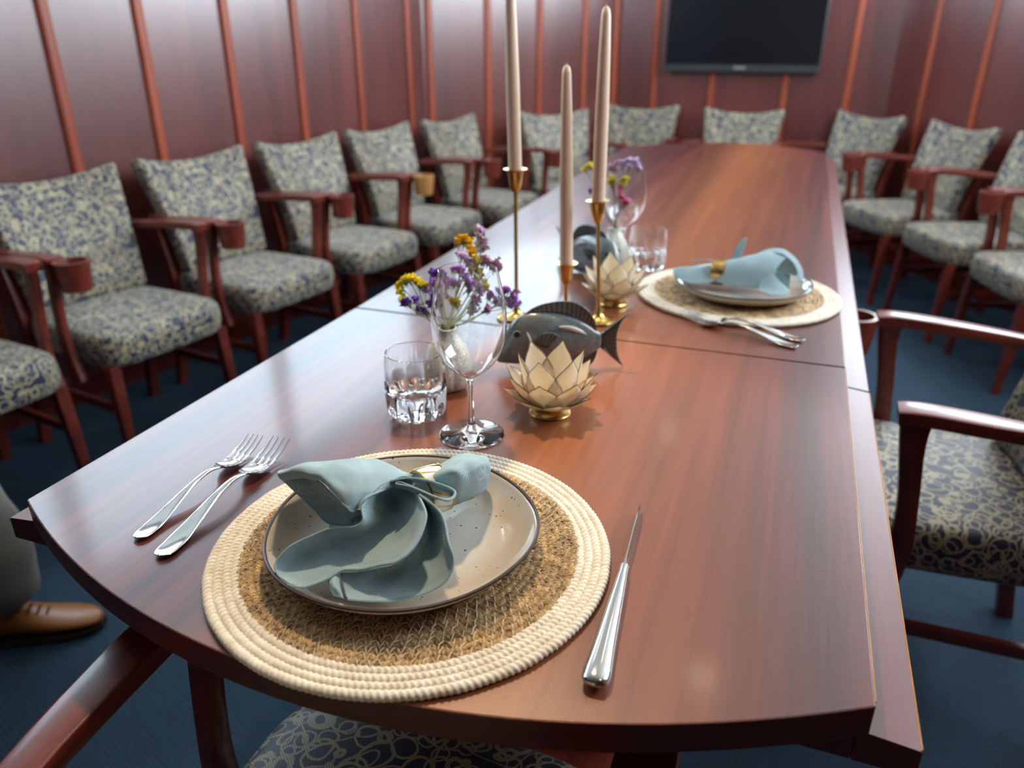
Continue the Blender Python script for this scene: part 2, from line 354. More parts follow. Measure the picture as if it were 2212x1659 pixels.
# ================================================================== THE ROOM
def struct(o): o['kind'] = 'structure'; return o
ZC = 2.45
XL, XR = -2.6, 0.85
PA, PB, PC, PD = (XL, 3.62), (-2.03, 4.93), (-0.44, 5.14), (XR, 3.70)   # plan of the panelled far end
mb = MB().box((-0.875, 1.35, -0.05), (3.9, 8.2, 0.1)); struct(mb.build('floor', 'carpet', smooth=False))
mb = MB().box((-0.875, 1.35, ZC + 0.05), (3.9, 8.2, 0.1)); struct(mb.build('ceiling', 'plaster', smooth=False))
def wallseg(name, a, b, sill=None, head=2.26, mat_='panel', battens=(), thick=0.12, mull=1.0, win=None):
    a, b = Vector(a), Vector(b); L = (b - a).length; d = (b - a).normalized(); nrm = Vector((d.y, -d.x))  # nrm points into the room
    ang = math.atan2(d.y, d.x)
    mt = Matrix.Translation((a.x, a.y, 0)) @ Matrix.Rotation(ang, 4, 'Z')
    mb = MB()
    def bx(x0, x1, z0, z1): mb.box(((x0 + x1) / 2, thick / 2, (z0 + z1) / 2), (x1 - x0, thick, z1 - z0))
    if sill is None: bx(0, L, 0, ZC)
    else:
        w0, w1 = win or (.12, L - .12)
        bx(0, L, 0, sill); bx(0, L, head, ZC); bx(0, w0, sill, head); bx(w1, L, sill, head)
    o = struct(mb.build(name, mat_, smooth=False)); o.matrix_world = mt
    for s in battens:
        t = MB(); zt = ZC if sill is None else sill - 0.01
        t.loft([[(s + 0.021 * math.copysign(abs(cos(q)) ** .7, cos(q)), -0.002 - 0.014 * sin(q), z) for q in [pi * k / 8 for k in range(9)]] for z in (0.09, zt)])
        bo = struct(t.build('trim_1', 'batten')); bo.matrix_world = mt
    bb = struct(MB().box((L / 2, -0.008, 0.045), (L - .04, 0.016, 0.09)).build('baseboard_' + name.split('_', 1)[1], 'chairwood', smooth=False)); bb.matrix_world = mt
    if sill is not None:
        n = max(1, round((w1 - w0) / mull)); w = (w1 - w0) / n
        for i in range(n):
            x0 = w0 + i * w; x1 = x0 + w; f = MB()
            for (c, dd) in (((x0 + .02, .05, (sill + head) / 2), (.04, .05, head - sill)), ((x1 - .02, .05, (sill + head) / 2), (.04, .05, head - sill)),
                            (((x0 + x1) / 2, .05, sill + .02), (w, .05, .04)), (((x0 + x1) / 2, .05, head - .02), (w, .05, .04))): f.box(c, dd)
            fo = struct(f.build('window_1', 'frame', smooth=False)); fo.matrix_world = mt
            MB().box(((x0 + x1) / 2, .05, (sill + head) / 2), (w - .08, .004, head - sill - .08)).build('window_pane', 'pane', parent=fo, smooth=False)
    return o
# plan is followed clockwise with the room on the right-hand side of each wall
wallseg('wall_left', (XL, -2.6), PA, sill=1.5, win=(2.8, 6.1), battens=[y + 2.6 for y in (-1.84, -1.46, -1.07, -0.69, -0.31, 0.07, 0.45, 0.83, 1.215, 1.597, 1.936, 2.315, 2.69, 3.09, 3.49)])
wallseg('wall_left_corner', PA, PB, sill=1.5, battens=[0.04, 0.42, 0.79, 1.14, 1.40], mull=1.3)
wallseg('wall_screen', PB, PC, battens=[0.24, 0.60, 1.03, 1.38])
wallseg('wall_right_corner', PC, PD, sill=1.5, mull=.9, battens=[0.275, 0.66, 1.04, 1.42, 1.8])
wallseg('wall_right', PD, (XR, -2.6), sill=1.35, win=(.12, 2.55), mull=.8, battens=[0.4 * k for k in range(1, 16)])
wallseg('wall_back', (XR, -2.6), (XL, -2.6), battens=[0.5 * k for k in range(1, 9)])

# ceiling downlights
for x, y, wh in ((-1.9, 0.2, 'above the near left chairs'), (-0.80, 1.20, 'above the near part of the table'), (.5, 0.4, 'near the right windows, behind the camera'), (-1.9, 2.3, 'above the middle of the left chair row'), (-0.45, 2.2, 'above the middle of the table'), (.5, 2.2, 'near the right windows, far one'), (-1.2, 4.0, 'in front of the television')):
    t = thing('ceiling_downlight', 'round warm downlight in the white ceiling ' + wh, 'ceiling light', (x, y, ZC - .012), 0, 'ceiling downlights')
    MB().lathe([(.055, .012), (.075, .012), (.078, 0), (.055, 0)], 32, closed=True).build('trim_ring', 'silver', t)
    MB().lathe([(.001, .006), (.054, .006), (.054, .010), (.001, .010)], 32).build('diffuser', 'lamp', t)
    l = bpy.data.lights.new('downlight', 'SPOT'); l.energy = 95 if 'near part' in wh else (2.5 if 'right windows' in wh else 7); l.color = (1, 0.76, 0.48); l.spot_size = radians(44 if 'near part' in wh else 85); l.spot_blend = 0.6; l.shadow_soft_size = 0.05
    o = bpy.data.objects.new('downlight', l); COL.objects.link(o); o.parent = t; o.location = (0, 0, -0.02)
    if 'near part' in wh: o.rotation_euler = Vector((.46, -.66, -1.69)).to_track_quat('-Z', 'Y').to_euler()   # swivelled towards the near setting

# wall screen
p0, p1 = Vector(PB), Vector(PC); sd = (p1 - p0).normalized(); sang = math.atan2(sd.y, sd.x)
s = thing('wall_television', 'large black flat television on the panelled far wall', 'television', (*(p0 + sd * 0.765 + Vector((sd.y, -sd.x)) * 0.045), 1.02), sang)
MB().box((0, 0, .28), (.90, .06, .56)).build('housing', 'bezel', s, smooth=False, bev=.008)
MB().box((0, -.0325, .297), (.885, .004, .50)).build('screen', 'screen', s, smooth=False)
MB().box((0, -.032, .026), (.07, .005, .013)).build('badge', 'silver', s, smooth=False, bev=.002)

# ================================================================== TABLE
def arc(p, q, sag, n=40):
    (x0, y0), (x1, y1) = p, q; out = []
    for i in range(n + 1):
        t = i / n; k = 4 * t * (1 - t) * sag
        out.append((x0 + (x1 - x0) * t, y0 + (y1 - y0) * t + k))
    return out
table = thing('boardroom_table', 'long mahogany boardroom table with curved ends and a lower border tier', 'table', W(0, 0, 0), TR)
near = arc((-.714, .474), (.108, .478), -.118) + [(.108, 1.1500), (-.7165, 1.1500)]
far = [(-.7165, 1.1535), (.108, 1.1535)] + [(.112, 3.68)] + arc((.105, 3.70), (-.745, 3.62), .27) + [(-.752, 3.60)]
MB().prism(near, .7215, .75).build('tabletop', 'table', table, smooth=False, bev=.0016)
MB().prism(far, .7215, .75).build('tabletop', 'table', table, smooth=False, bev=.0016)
for o in table.children:
    o.data.materials.append(M['table_edge'])
    for p_ in o.data.polygons:
        if abs(p_.normal.z) < .5: p_.material_index = 1
lown = [(-.705, .478), (.100, .481), (.100, 1.149), (-.705, 1.149)]
lowf = [(-.705, 1.1545), (.100, 1.1545), (.100, 3.70)] + arc((.100, 3.70), (-.705, 3.62), .25)
MB().prism(lown, .690, .721).build('lower_tier', 'ledge', table, smooth=False, bev=.0015)
MB().prism(lowf, .690, .721).build('lower_tier', 'ledge', table, smooth=False, bev=.0015)
for a_, b_, u0, u1 in ((.481, 1.149, .1455, .1465), (1.1545, 3.72, .1465, .150)):
    MB().loft([[(.1005, v_, .690), (u_, v_, .690), (u_, v_, .7150), (u_ - .001, v_, .7158), (.1005, v_, .7212)] for v_, u_ in ((a_, u0), (b_, u1))]).build('border_strip', 'ledge', table, smooth=False)
for a_, b_, u0, u1 in ((.478, 1.149, -.755, -.757), (1.1545, 3.64, -.757, -.79)):
    MB().loft([[(u_, v_, .690), (-.7055, v_, .690), (-.7055, v_, .7212), (u_ + .001, v_, .7158), (u_, v_, .7150)] for v_, u_ in ((a_, u0), (b_, u1))]).build('border_strip', 'ledge', table, smooth=False)
tag(MB().tube([(.1453, .483, .7152), (.1463, 1.148, .7152)], .0009, 6).build('edge_banding', 'palewood', table), 'pale worn edge of the lower tier')
MB().tube([(.1078, .483, .7497), (.1078, 1.149, .7497)], .0006, 6).build('edge_banding', 'palewood', table)['label'] = 'pale worn edge of the top'
for v in (1.15, 3.0):
    MB().box((-.31, v, .36), (.30, .34, .66)).build('pedestal', 'chairwood', table, smooth=False, bev=.01)
    MB().box((-.31, v, .02), (.52, .50, .04)).build('plinth', 'chairwood', table, smooth=False, bev=.01)

# ================================================================== CHAIRS
def make_chair():
    t = thing('armchair', '', 'chair')
    # seat
    def outline(s, z, n=44):
        out = []
        for j in range(n):
            a = 2 * pi * j / n; c, sn = cos(a), sin(a)
            x = math.copysign(abs(c) ** .38, c); y = math.copysign(abs(sn) ** .38, sn)
            w = .225 - .022 * (y + 1) / 2
            out.append((x * w * s, y * .225 * s - .003, z))
        return out
    mb = MB().loft([outline(s, z) for s, z in ((.90, .338), (.955, .342), (.985, .355), (1.0, .38), (1.0, .405), (.985, .424), (.95, .435), (.86, .441), (.6, .446), (.3, .448), (.03, .449))])
    mb.build('seat', 'fabric', t, sub=1)
    # backrest
    mb = MB(); nx, nz = 12, 8; rings = []
    for i in range(nz + 1):
        q = i / nz; row = []
        for j in range(nx + 1):
            s_ = j / nx * 2 - 1; w = .185 + .050 * q ** 1.3
            z = .44 + q * (.355 + .034 * s_ * s_)
            y = .165 + .115 * q ** 1.25 - .030 * s_ * s_
            row.append((s_ * w, y, z))
        rings.append(row)
    mb.loft(rings, closed=False); mb.build('backrest', 'fabric', t, solid=.05, bev=.016, segs=3, angle=60)
    for sx in (-1, 1):
        mb = MB().tube([(sx * .19, -.185, .345), (sx * .195, -.195, .2), (sx * .20, -.21, 0)], [(.019, .019), (.017, .017), (.013, .013)], 8, up=(0, 1, 0), sq=.4)
        mb.build('leg', 'chairwood', t)
        mb = MB().tube(cr([(sx * .195, .235, .60), (sx * .195, .20, .44), (sx * .195, .20, .30), (sx * .205, .25, 0)], 9), (.018, .018), 8, up=(0, 1, 0), sq=.4)
        mb.build('leg', 'chairwood', t)
        pts = cr([(sx * .216, .225, .632), (sx * .236, .12, .640), (sx * .242, .0, .650), (sx * .242, -.09, .655), (sx * .241, -.128, .652)], 14)
        rad = [(.012, .015 + .010 * min(1, i / 7)) for i in range(14)]
        MB().tube(pts, rad, 16, up=(0, 0, 1), sq=.22).build('armrest', 'chairwood', t)
        pts = cr([(sx * .241, -.100, .650), (sx * .244, -.098, .60), (sx * .243, -.085, .50), (sx * .240, -.080, .40), (sx * .239, -.10, .300)], 14)
        rad = [(.026 - .009 * sin(pi * i / 13), .0125) for i in range(14)]
        MB().tube(pts, rad, 12, up=(0, 1, 0), sq=.5).build('arm_post', 'chairwood', t)
        for z in (.350, .322): MB().ball((sx * .248, -.098, z), (.006, .009, .009)).build('bolt', 'chairwood', t)
        MB().tube([(sx * .198, -.193, .215), (sx * .20, .21, .215)], (.014, .009), 8, up=(0, 0, 1), sq=.4).build('stretcher', 'chairwood', t)
    MB().box((0, .205, .36), (.37, .02, .05)).build('rear_rail', 'chairwood', t, smooth=False, bev=.003)
    # cup holder at the front of the sitter's right arm
    c = MB().lathe([(.030, .0), (.037, .0), (.046, .075), (.0465, .080), (.038, .080), (.037, .076), (.030, .008)], 32, closed=True, c=(-.226, -.172, .580))
    c.lathe([(.001, .0), (.031, .0), (.031, .007), (.001, .007)], 32, c=(-.226, -.172, .580))
    c.build('cup_holder', 'chairwood', t)
    return t
chair = make_chair(); used = False
def place(x, y, rz, label, group, cup=None):
    global used
    c = copy_tree(chair) if used else chair
    used = True
    c.location = (x, y, 0); c.rotation_euler = (0, 0, rz); c['label'] = label; c['group'] = group
    if cup:
        for ch in c.children:
            if ch.name.startswith('cup_holder'):
                ch.data = ch.data.copy(); ch.data.materials[0] = M[cup]; ch['label'] = 'pale honey wood cup holder'
    return c
G1 = 'armchairs along the left panelled wall'; G2 = 'armchairs at the far panelled end'; G3 = 'armchairs at the right'; G4 = 'armchairs drawn up to the table'
for y, x, rz, lb, cup in ((.84, -2.17, 90, 'patterned armchair nearest the camera on the left wall, its back cut off by the frame', None),
        (1.38, -2.17, 90, 'second patterned armchair along the left wall, backrest touching the left edge of the frame', None),
        (1.92, -2.175, 90, 'third patterned armchair along the left wall, beyond the one at the frame edge', None),
        (2.46, -2.18, 90, 'fourth patterned armchair along the left wall, its arm hiding part of a pale cup holder', None),
        (3.0, -2.19, 90, 'fifth patterned armchair along the left wall with a pale honey coloured cup holder', 'palewood'),
        (3.56, -2.17, 88, 'patterned armchair at the far end of the left wall, left of the tall candle', None)):
    place(x, y, radians(rz), lb, G1, cup)
def face(fx, fy): return math.atan2(fx, -fy)
place(-1.90, 4.06, face(.84, -.54), 'patterned armchair in the left far corner behind the tall left candle', G2)
place(-1.78, 4.62, face(.16, -.98), 'patterned armchair left of the television, behind the right candle', G2)
place(-1.17, 4.62, face(.06, -1), 'patterned armchair under the television at the far end of the table', G2)
place(-.64, 4.70, face(-.60, -.80), 'patterned armchair right of the television, its seat hidden by the table end', G3)
place(-.22, 4.32, face(-.78, -.62), 'patterned armchair under the right hand panels, its back the second one right of the television', G3)
place(.105, 3.87, face(-.86, -.51), 'patterned armchair right of the table, its back cut by the right edge of the photo', G3)
place(.38, 3.40, face(-.90, -.43), 'patterned armchair at the right photo edge, only arm end and seat corner in frame', G3)
x, y, _ = W(.332, 1.478); place(x, y, TR - pi / 2, 'patterned armchair drawn up to the right side of the table, arms close to the camera', G4)
x, y, _ = W(-.292, .40); place(x, y, TR + pi, 'patterned armchair tucked under the near curved end of the table', G4)

# ================================================================== THE NEAR PLACE SETTING
T0 = .75
def coil(mb, r, rc, nt, ncs, amp, twist, z, zr=None, jit=0.0, seed=0, pw=1.0):
    """one round of rope: a torus whose surface is twisted strands"""
    rings = []
    for i in range(nt):
        th = 2 * pi * i / nt; ring = []
        j0 = jit * noise.noise(Vector((cos(th) * 9 + seed, sin(th) * 9, seed)))
        for j in range(ncs):
            ph = 2 * pi * j / ncs
            h = abs(sin(twist * th + ph * pw + 40 * j0)) ** .8
            q = rc * (1 + j0 * 8) + amp * (h - .5)
            ring.append(((r + j0 * .5 * .1 + q * cos(ph)) * cos(th), (r + q * cos(ph)) * sin(th), z + (zr or rc) * .0 + q * .8 * sin(ph)))
        rings.append(ring)
    rings.append(rings[0]); mb.loft(rings, caps=False)
def placemat(loc, rz, label, fine=True, group='woven placemats'):
    t = thing('placemat', label, 'placemat', loc, rz, group)
    k = 1.0 if fine else .35
    mb = MB()
    for i in range(4): coil(mb, .1585 + i * .0078, .0043, int(1100 * k), 12, .0016, 95 + i * 4, .0042, jit=.010, seed=i)
    mb.build('cotton_border', 'cotton', t, angle=80)
    mb = MB(); rr = .153; i = 0
    while rr > .085:
        coil(mb, rr, .0040, int(900 * k), 9, .0030, int(260 * rr / .15) // 2 + 7 * (i % 2), .0038, jit=.06, seed=20 + i, pw=1.5); rr -= .0069; i += 1
    mb.lathe([(.001, .0015), (.09, .0015), (.09, .0065), (.001, .0065)], 64)
    mb.build('seagrass_centre', 'straw', t, angle=80)
    if fine:
        mb = MB(); rr = .1535; rnd = random.Random(3)
        while rr > .100:
            n = int(2 * pi * rr / .0092); pts = []
            for i in range(n):
                a = 2 * pi * i / n + rnd.uniform(-.2, .2) / n * 6
                for q, dr in ((0, -.0044), (.5, .0044)):
                    b = a + q * 2 * pi / n; r2 = rr + dr + rnd.uniform(-.0007, .0007); pts.append((r2 * cos(b), r2 * sin(b), .0068 + rnd.uniform(0, .0008)))
                    if q == 0: pts.append(((rr) * cos(a + .25 * 2 * pi / n), rr * sin(a + .25 * 2 * pi / n), .0093))
                    else: pts.append(((rr) * cos(a + .75 * 2 * pi / n), rr * sin(a + .75 * 2 * pi / n), .0093))
            mb.tube(pts, .00045, 4, closed=True); rr -= .0069
        for rr in (.1625, .1703, .178):
            n = 220; mb.tube([(rr * cos(2 * pi * i / n), rr * sin(2 * pi * i / n), .0062) for i in range(n)], .0004, 4, closed=True)
        mb.build('stitching', 'thread', t)
    return t
placemat(W(-.293, .533, T0), TR, 'round straw placemat with cream rope border under the near plate')

def plate(loc, rz, label, r=.1245, group='stoneware plates'):
    t = thing('dinner_plate', label, 'plate', loc, rz, group)
    wob = lambda k, a: .0012 * sin(3 * a + 1) + .0008 * sin(5 * a)
    s = r / .1245
    prof = [(.001, .0), (.078, .0), (.080, -.0005), (.084, .0), (.098, .004), (.112, .0105), (.1205, .0175), (.1245, .0225),
            (.1240, .0240), (.1225, .0240), (.1195, .0205), (.114, .0140), (.104, .0088), (.090, .0062), (.060, .0054), (.001, .0052)]
    MB().lathe([(a * s, b) for a, b in prof], 96, rf=lambda k, a: wob(k, a) * min(1, prof[k][0] / .12) ** 3).build('dish', 'plate', t, angle=80)
    pts = [((.1237 * s + wob(0, a)) * cos(a), (.1237 * s + wob(0, a)) * sin(a), .0238) for a in [2 * pi * i / 160 for i in range(160)]]
    tag(MB().tube(pts, (.0015, .0017), 8, closed=True).build('rim', 'rim', t), 'dark brown glazed rim')
    return t
plate(W(-.299, .530, T0 + .009), TR, 'speckled cream dinner plate with brown rim on the near placemat')

NAP = {
  'A': [[[-121.0,-9.0,65.0],[-117.0,33.0,50.0],[-93.0,64.0,40.0],[-54.0,65.0,40.0],[-16.0,61.0,40.0]],[[-100.0,-41.0,88.0],[-78.0,-25.0,92.0],[-55.0,-5.0,90.0],[-32.0,17.0,82.0],[-1.0,26.0,68.0]],[[-96.0,-44.0,87.0],[-63.0,-41.0,95.0],[-22.0,-46.0,92.0],[-11.0,-15.0,86.0],[4.0,20.0,70.0]],[[-96.0,-41.0,82.0],[-57.0,-39.0,88.0],[-22.0,-58.0,82.0],[-15.0,-54.0,74.0],[-8.0,-40.0,82.0],[1.0,22.0,65.0]]],
  'U': [[[-99.0,-40.0,83.0],[-81.0,-27.0,86.0],[-44.0,-43.0,80.0],[-24.0,-42.0,65.0],[-28.0,-11.0,50.0]],[[-100.0,-37.0,80.0],[-79.0,-33.0,72.0],[-52.0,-33.0,62.0],[-34.0,-33.0,52.0],[-27.0,-19.0,45.0]],[[-99.0,-36.0,78.0],[-83.0,-34.0,62.0],[-66.0,-38.0,53.0],[-51.0,-39.0,43.0],[-27.0,-27.0,40.0]]],
  'V': [[[-64.0,-21.0,40.0],[-42.0,-26.0,50.0],[-28.0,-17.0,50.0]],[[-61.0,-27.0,35.0],[-43.0,-26.0,40.0],[-20.0,-34.0,50.0]],[[-57.0,-34.0,32.0],[-40.0,-32.0,35.0],[-24.0,-32.0,40.0]]],
  'B': [[[-62.0,-107.0,35.0],[-66.0,-100.0,40.0],[-59.0,-89.0,50.0],[-45.0,-76.0,56.0],[-32.0,-66.0,60.0],[-11.0,-64.0,65.0],[-4.0,-59.0,70.0],[-9.0,-50.0,78.0],[-8.0,-31.0,83.0],[-5.0,-9.0,80.0],[5.0,15.0,70.0]],[[-56.0,-110.0,33.0],[-60.0,-94.0,32.0],[-53.0,-80.0,33.0],[-38.0,-67.0,36.0],[-23.0,-53.0,38.0],[-13.0,-39.0,39.0],[-8.0,-20.0,40.0],[-11.0,-7.0,45.0],[-12.0,8.0,50.0],[-4.0,8.0,60.0],[7.0,14.0,65.0]],[[-51.0,-112.0,32.0],[-41.0,-105.0,31.0],[-30.0,-92.0,32.0],[-17.0,-76.0,35.0],[-3.0,-69.0,38.0],[13.0,-62.0,43.0],[25.0,-53.0,48.0],[28.0,-40.0,53.0],[28.0,-29.0,60.0],[26.0,-19.0,67.0],[17.0,-1.0,70.0]],[[-47.0,-113.0,32.0],[-32.0,-111.0,32.0],[-17.0,-100.0,36.0],[-8.0,-90.0,40.0],[8.0,-87.0,43.0],[26.0,-84.0,50.0],[42.0,-84.0,58.0],[50.0,-72.0,65.0],[51.0,-57.0,72.0],[47.0,-42.0,78.0],[29.0,-19.0,78.0]]],
  'C': [[[-12.0,-89.0,35.0],[5.0,-82.0,37.0],[20.0,-75.0,40.0],[34.0,-71.0,45.0],[40.0,-57.0,50.0],[40.0,-40.0,56.0],[35.0,-21.0,62.0],[26.0,-11.0,72.0]],[[-4.0,-98.0,30.0],[9.0,-91.0,28.0],[23.0,-78.0,28.0],[37.0,-64.0,29.0],[44.0,-46.0,32.0],[45.0,-29.0,38.0],[38.0,-10.0,48.0],[28.0,-6.0,65.0]],[[7.0,-109.0,29.0],[24.0,-105.0,29.0],[45.0,-97.0,29.0],[65.0,-85.0,33.0],[78.0,-74.0,40.0],[81.0,-64.0,52.0],[73.0,-55.0,65.0],[56.0,-31.0,73.0],[30.0,-20.0,80.0]]],
  'E': [[[-3.0,-12.0,82.0],[10.0,-5.0,84.0],[29.0,-2.0,84.0],[52.0,-4.0,82.0],[60.0,-10.0,81.0],[58.0,-20.0,80.0],[45.0,-20.0,81.0],[20.0,-14.0,82.0],[4.0,-14.0,82.0]],[[-11.0,2.0,68.0],[1.0,12.0,68.0],[21.0,14.0,68.0],[41.0,13.0,66.0],[48.0,7.0,66.0],[46.0,0.0,65.0],[33.0,0.0,65.0],[12.0,0.0,68.0],[-4.0,2.0,68.0]]],
  'F': [[[-4.0,64.0,50.0],[9.0,99.0,50.0],[21.0,110.0,50.0],[40.0,110.0,50.0],[50.0,97.0,47.0]],[[13.0,34.0,68.0],[33.0,46.0,78.0],[46.0,52.0,80.0],[55.0,72.0,68.0],[54.0,89.0,50.0]],[[24.0,17.0,75.0],[48.0,14.0,88.0],[53.0,31.0,78.0],[58.0,45.0,76.0],[55.0,86.0,50.0]],[[29.0,17.0,62.0],[48.0,17.0,72.0],[56.0,37.0,65.0],[58.0,61.0,56.0],[53.0,90.0,43.0]],[[28.0,21.0,50.0],[43.0,25.0,50.0],[51.0,48.0,45.0],[52.0,73.0,38.0],[50.0,93.0,35.0]],[[25.0,32.0,35.0],[33.0,42.0,30.0],[41.0,62.0,27.0],[48.0,79.0,27.0],[49.0,95.0,28.0]]],
  'D': [[[-19.0,-93.0,33.0],[-14.0,-93.0,35.0],[-10.0,-92.0,35.0]],[[-19.0,-96.0,30.0],[-6.0,-107.0,38.0],[-3.0,-103.0,32.0]],[[-12.0,-103.0,28.0],[-3.0,-110.0,30.0],[5.0,-110.0,29.0]]],
}
def patch(mb, rows, nu=34, nv=14, wr=.0010, seed=0):
    cols = [cr([Vector(p) / 1000 for p in r], nu) for r in rows]
    cols = [[cols[i][j] for i in range(len(cols))] for j in range(nu)]
    g = [cr(c, nv) for c in cols]
    for j in range(nu):
        for i in range(nv):
            q = g[j][i]; n_ = noise.noise(q * 55 + Vector((seed, 0, 0))); n2 = noise.noise(q * 130 + Vector((0, seed, 0)))
            g[j][i] = q + Vector((0, 0, wr * 2 * n_ + wr * .6 * n2)) + Vector((wr * n2, wr * n_, 0))
    mb.loft([[tuple(q) for q in row] for row in g], closed=False)
nap = thing('napkin', 'blue grey linen napkin gathered in a ring on the near plate', 'napkin', W(-.30, .53, T0), TR, 'linen napkins')
mb = MB()
for i, (k, rows) in enumerate(NAP.items()): patch(mb, rows, 44 if k in 'ABCE' else 26, 18, .0013, i * 3.1)
o = mb.build('cloth', 'linen', nap, solid=.0013, sub=1, angle=180)
# hem: rolled edge and drawn-thread stitching along the open borders
mb = MB()
for k, ri in (('A', -1), ('B', 0), ('B', -1), ('C', -1), ('E', 0), ('U', -1)):
    mb.tube(cr([Vector(p) / 1000 for p in NAP[k][ri]], 50), .00105, 6)
tag(mb.build('hem', 'linen', nap), 'rolled hem')
mb = MB()
for k, a, b in (('A', 3, 2), ('B', 3, 2), ('C', 2, 1)):
    e = cr([Vector(p) / 1000 for p in NAP[k][a]], 60); f = cr([Vector(p) / 1000 for p in NAP[k][b]], 60)
    for i in range(3, 57):
        p = e[i] + (f[i] - e[i]) * .28; q = e[i + 1] + (f[i + 1] - e[i + 1]) * .28
        mb.tube([p + Vector((0, 0, .0013)), p + (q - p) * .55 + Vector((0, 0, .0015))], .00028, 4)
tag(mb.build('stitching', 'thread', nap), 'pale drawn thread stitches')
# napkin ring
def napkin_ring(loc, rot, label, group='napkin rings', r=.0185, band='pearl'):
    t = thing('napkin_ring', label, 'napkin ring', loc, 0, group); t.rotation_euler = rot
    MB().lathe([(r, -.011), (r + .0022, -.011), (r + .003, 0), (r + .0022, .011), (r, .011)], 40, closed=True).build('band', band, t)
    for k in range(12):
        a = 2 * pi * k / 12
        MB().tube([((r + .0024) * cos(a + q * .5), (r + .0024) * sin(a + q * .5), -.011 + .022 * q) for q in [i / 6 for i in range(7)]], .0009, 6).build('gold_stripe', 'brass', t)
    for z in (-.011, .011): MB().tube([((r + .002) * cos(2 * pi * i / 40), (r + .002) * sin(2 * pi * i / 40), z) for i in range(40)], .0011, 6, closed=True).build('gold_edge', 'brass', t)
    return t
napkin_ring(W(-.281, .555, T0 + .056), (radians(90), 0, TR + radians(-32)), 'pearl and gold striped ring around the near blue napkin', r=.0205)

# ------------------------------------------------------------------ cutlery
def fork(loc, rz, label, L=.205, group='forks beside the near plate'):
    t = thing('fork', label, 'fork', loc, rz, group); s = L / .205
    # centre line: handle end at y=0, neck at .125, tips at .205 ; z heights above the table
    Z = [(0, .0042), (.012, .0034), (.03, .0044), (.06, .0098), (.09, .0150), (.112, .0160), (.126, .0135), (.134, .0105)]
    Wd = [.0078, .0098, .0098, .0070, .0042, .0032, .0034, .0050]; Th = [.0008, .0012, .0013, .0016, .0020, .0021, .0017, .0012]
    c = cr([(0, y * s, z) for y, z in Z], 34)
    def it(a, i): x = i * (len(a) - 1) / 33; k = min(int(x), len(a) - 2); return a[k] + (a[k + 1] - a[k]) * (x - k)
    rings = []
    for i in range(34):
        w, h = it(Wd, i) * s, it(Th, i)
        if i < 4: w *= (.25, .68, .88, .97)[i]
        rings.append([(w * math.copysign(abs(cos(q)) ** .8, cos(q)), c[i].y, c[i].z + h * sin(q) + .0022 * (w / .01) ** 2 * (cos(q) ** 2 - 1) * .6) for q in [2 * pi * j / 16 for j in range(16)]])
    MB().loft(rings).build('handle', 'steel', t, angle=80)
    # head: curved blade then four tines
    mb = MB(); yz = [(.132, .0108, .0050), (.138, .0078, .0095), (.146, .0050, .0124), (.156, .0036, .0128), (.164, .0036, .0127)]
    rings = []
    for y, z, w in yz:
        rings.append([(w * s * x, y * s, z + .0020 * x * x + .0009) for x in [k / 6 - 1 for k in range(13)]] + [(w * s * x, y * s, z + .0020 * x * x - .0005) for x in [1 - k / 6 for k in range(13)]])
    mb.loft(rings)
    for k in range(4):
        x = (k - 1.5) / 1.5 * .0106
        pts = cr([(x * s, .162 * s, .0040 + .0018 * abs(x / .012)), (x * .99 * s, .178 * s, .0060 + .0015), (x * .97 * s, .192 * s, .0105), (x * .96 * s, .2055 * s, .0165)], 12)
        mb.tube(pts, [((.0008), (.0017 - .0011 * i / 11)) for i in range(12)], 8, up=(0, 0, 1), sq=.6)
    mb.build('head', 'steel', t, angle=60)
    return t
fork(W(-.549, .455, T0), TR + radians(2.5), 'shorter silver fork, left one beside the near placemat', .198)
fork(W(-.508, .440, T0), TR + radians(4.5), 'longer silver fork, right one beside the near placemat', .218)
kn = thing('knife', 'silver table knife standing on its edge right of the near placemat', 'knife', W(-.088, .420, T0), TR + radians(3.2))
c = cr([(0, .000, .0075), (0, .02, .0078), (0, .05, .0085), (0, .09, .0095), (0, .125, .0105), (0, .142, .011)], 30)
rings = []
for i in range(30):
    q = i / 29; w = (.0128 - .0086 * min(1, q * 1.15) ** .9) * (1 if i > 4 else (.10, .62, .82, .93, .985)[i]); h = (.0062 - .0018 * q) * (1 if i > 4 else (.12, .62, .82, .94, .99)[i])
    yq = c[i].y if i > 4 else (.0, .0015, .0045, .0090, .0150)[i]
    rings.append([(w * cos(a), yq, c[i].z + h * sin(a)) for a in [2 * pi * j / 20 for j in range(20)]])
MB().loft(rings).build('handle', 'steel', kn, angle=80)
rings = []
for y, zt, zb, th in ((.138, .0150, .0065, .0036), (.147, .0155, .0060, .0022), (.152, .0165, .0040, .0014), (.19, .0185, .0015, .0012), (.225, .0175, .0012, .0010), (.243, .0135, .0020, .0008), (.252, .0085, .0050, .0004)):
    rings.append([(-th / 2, y, zt), (th / 2, y, zt), (th / 2, y, (zt + zb) / 2), (.0002, y, zb), (-.0002, y, zb), (-th / 2, y, (zt + zb) / 2)])
MB().loft(rings).build('blade', 'steel', kn, angle=30)

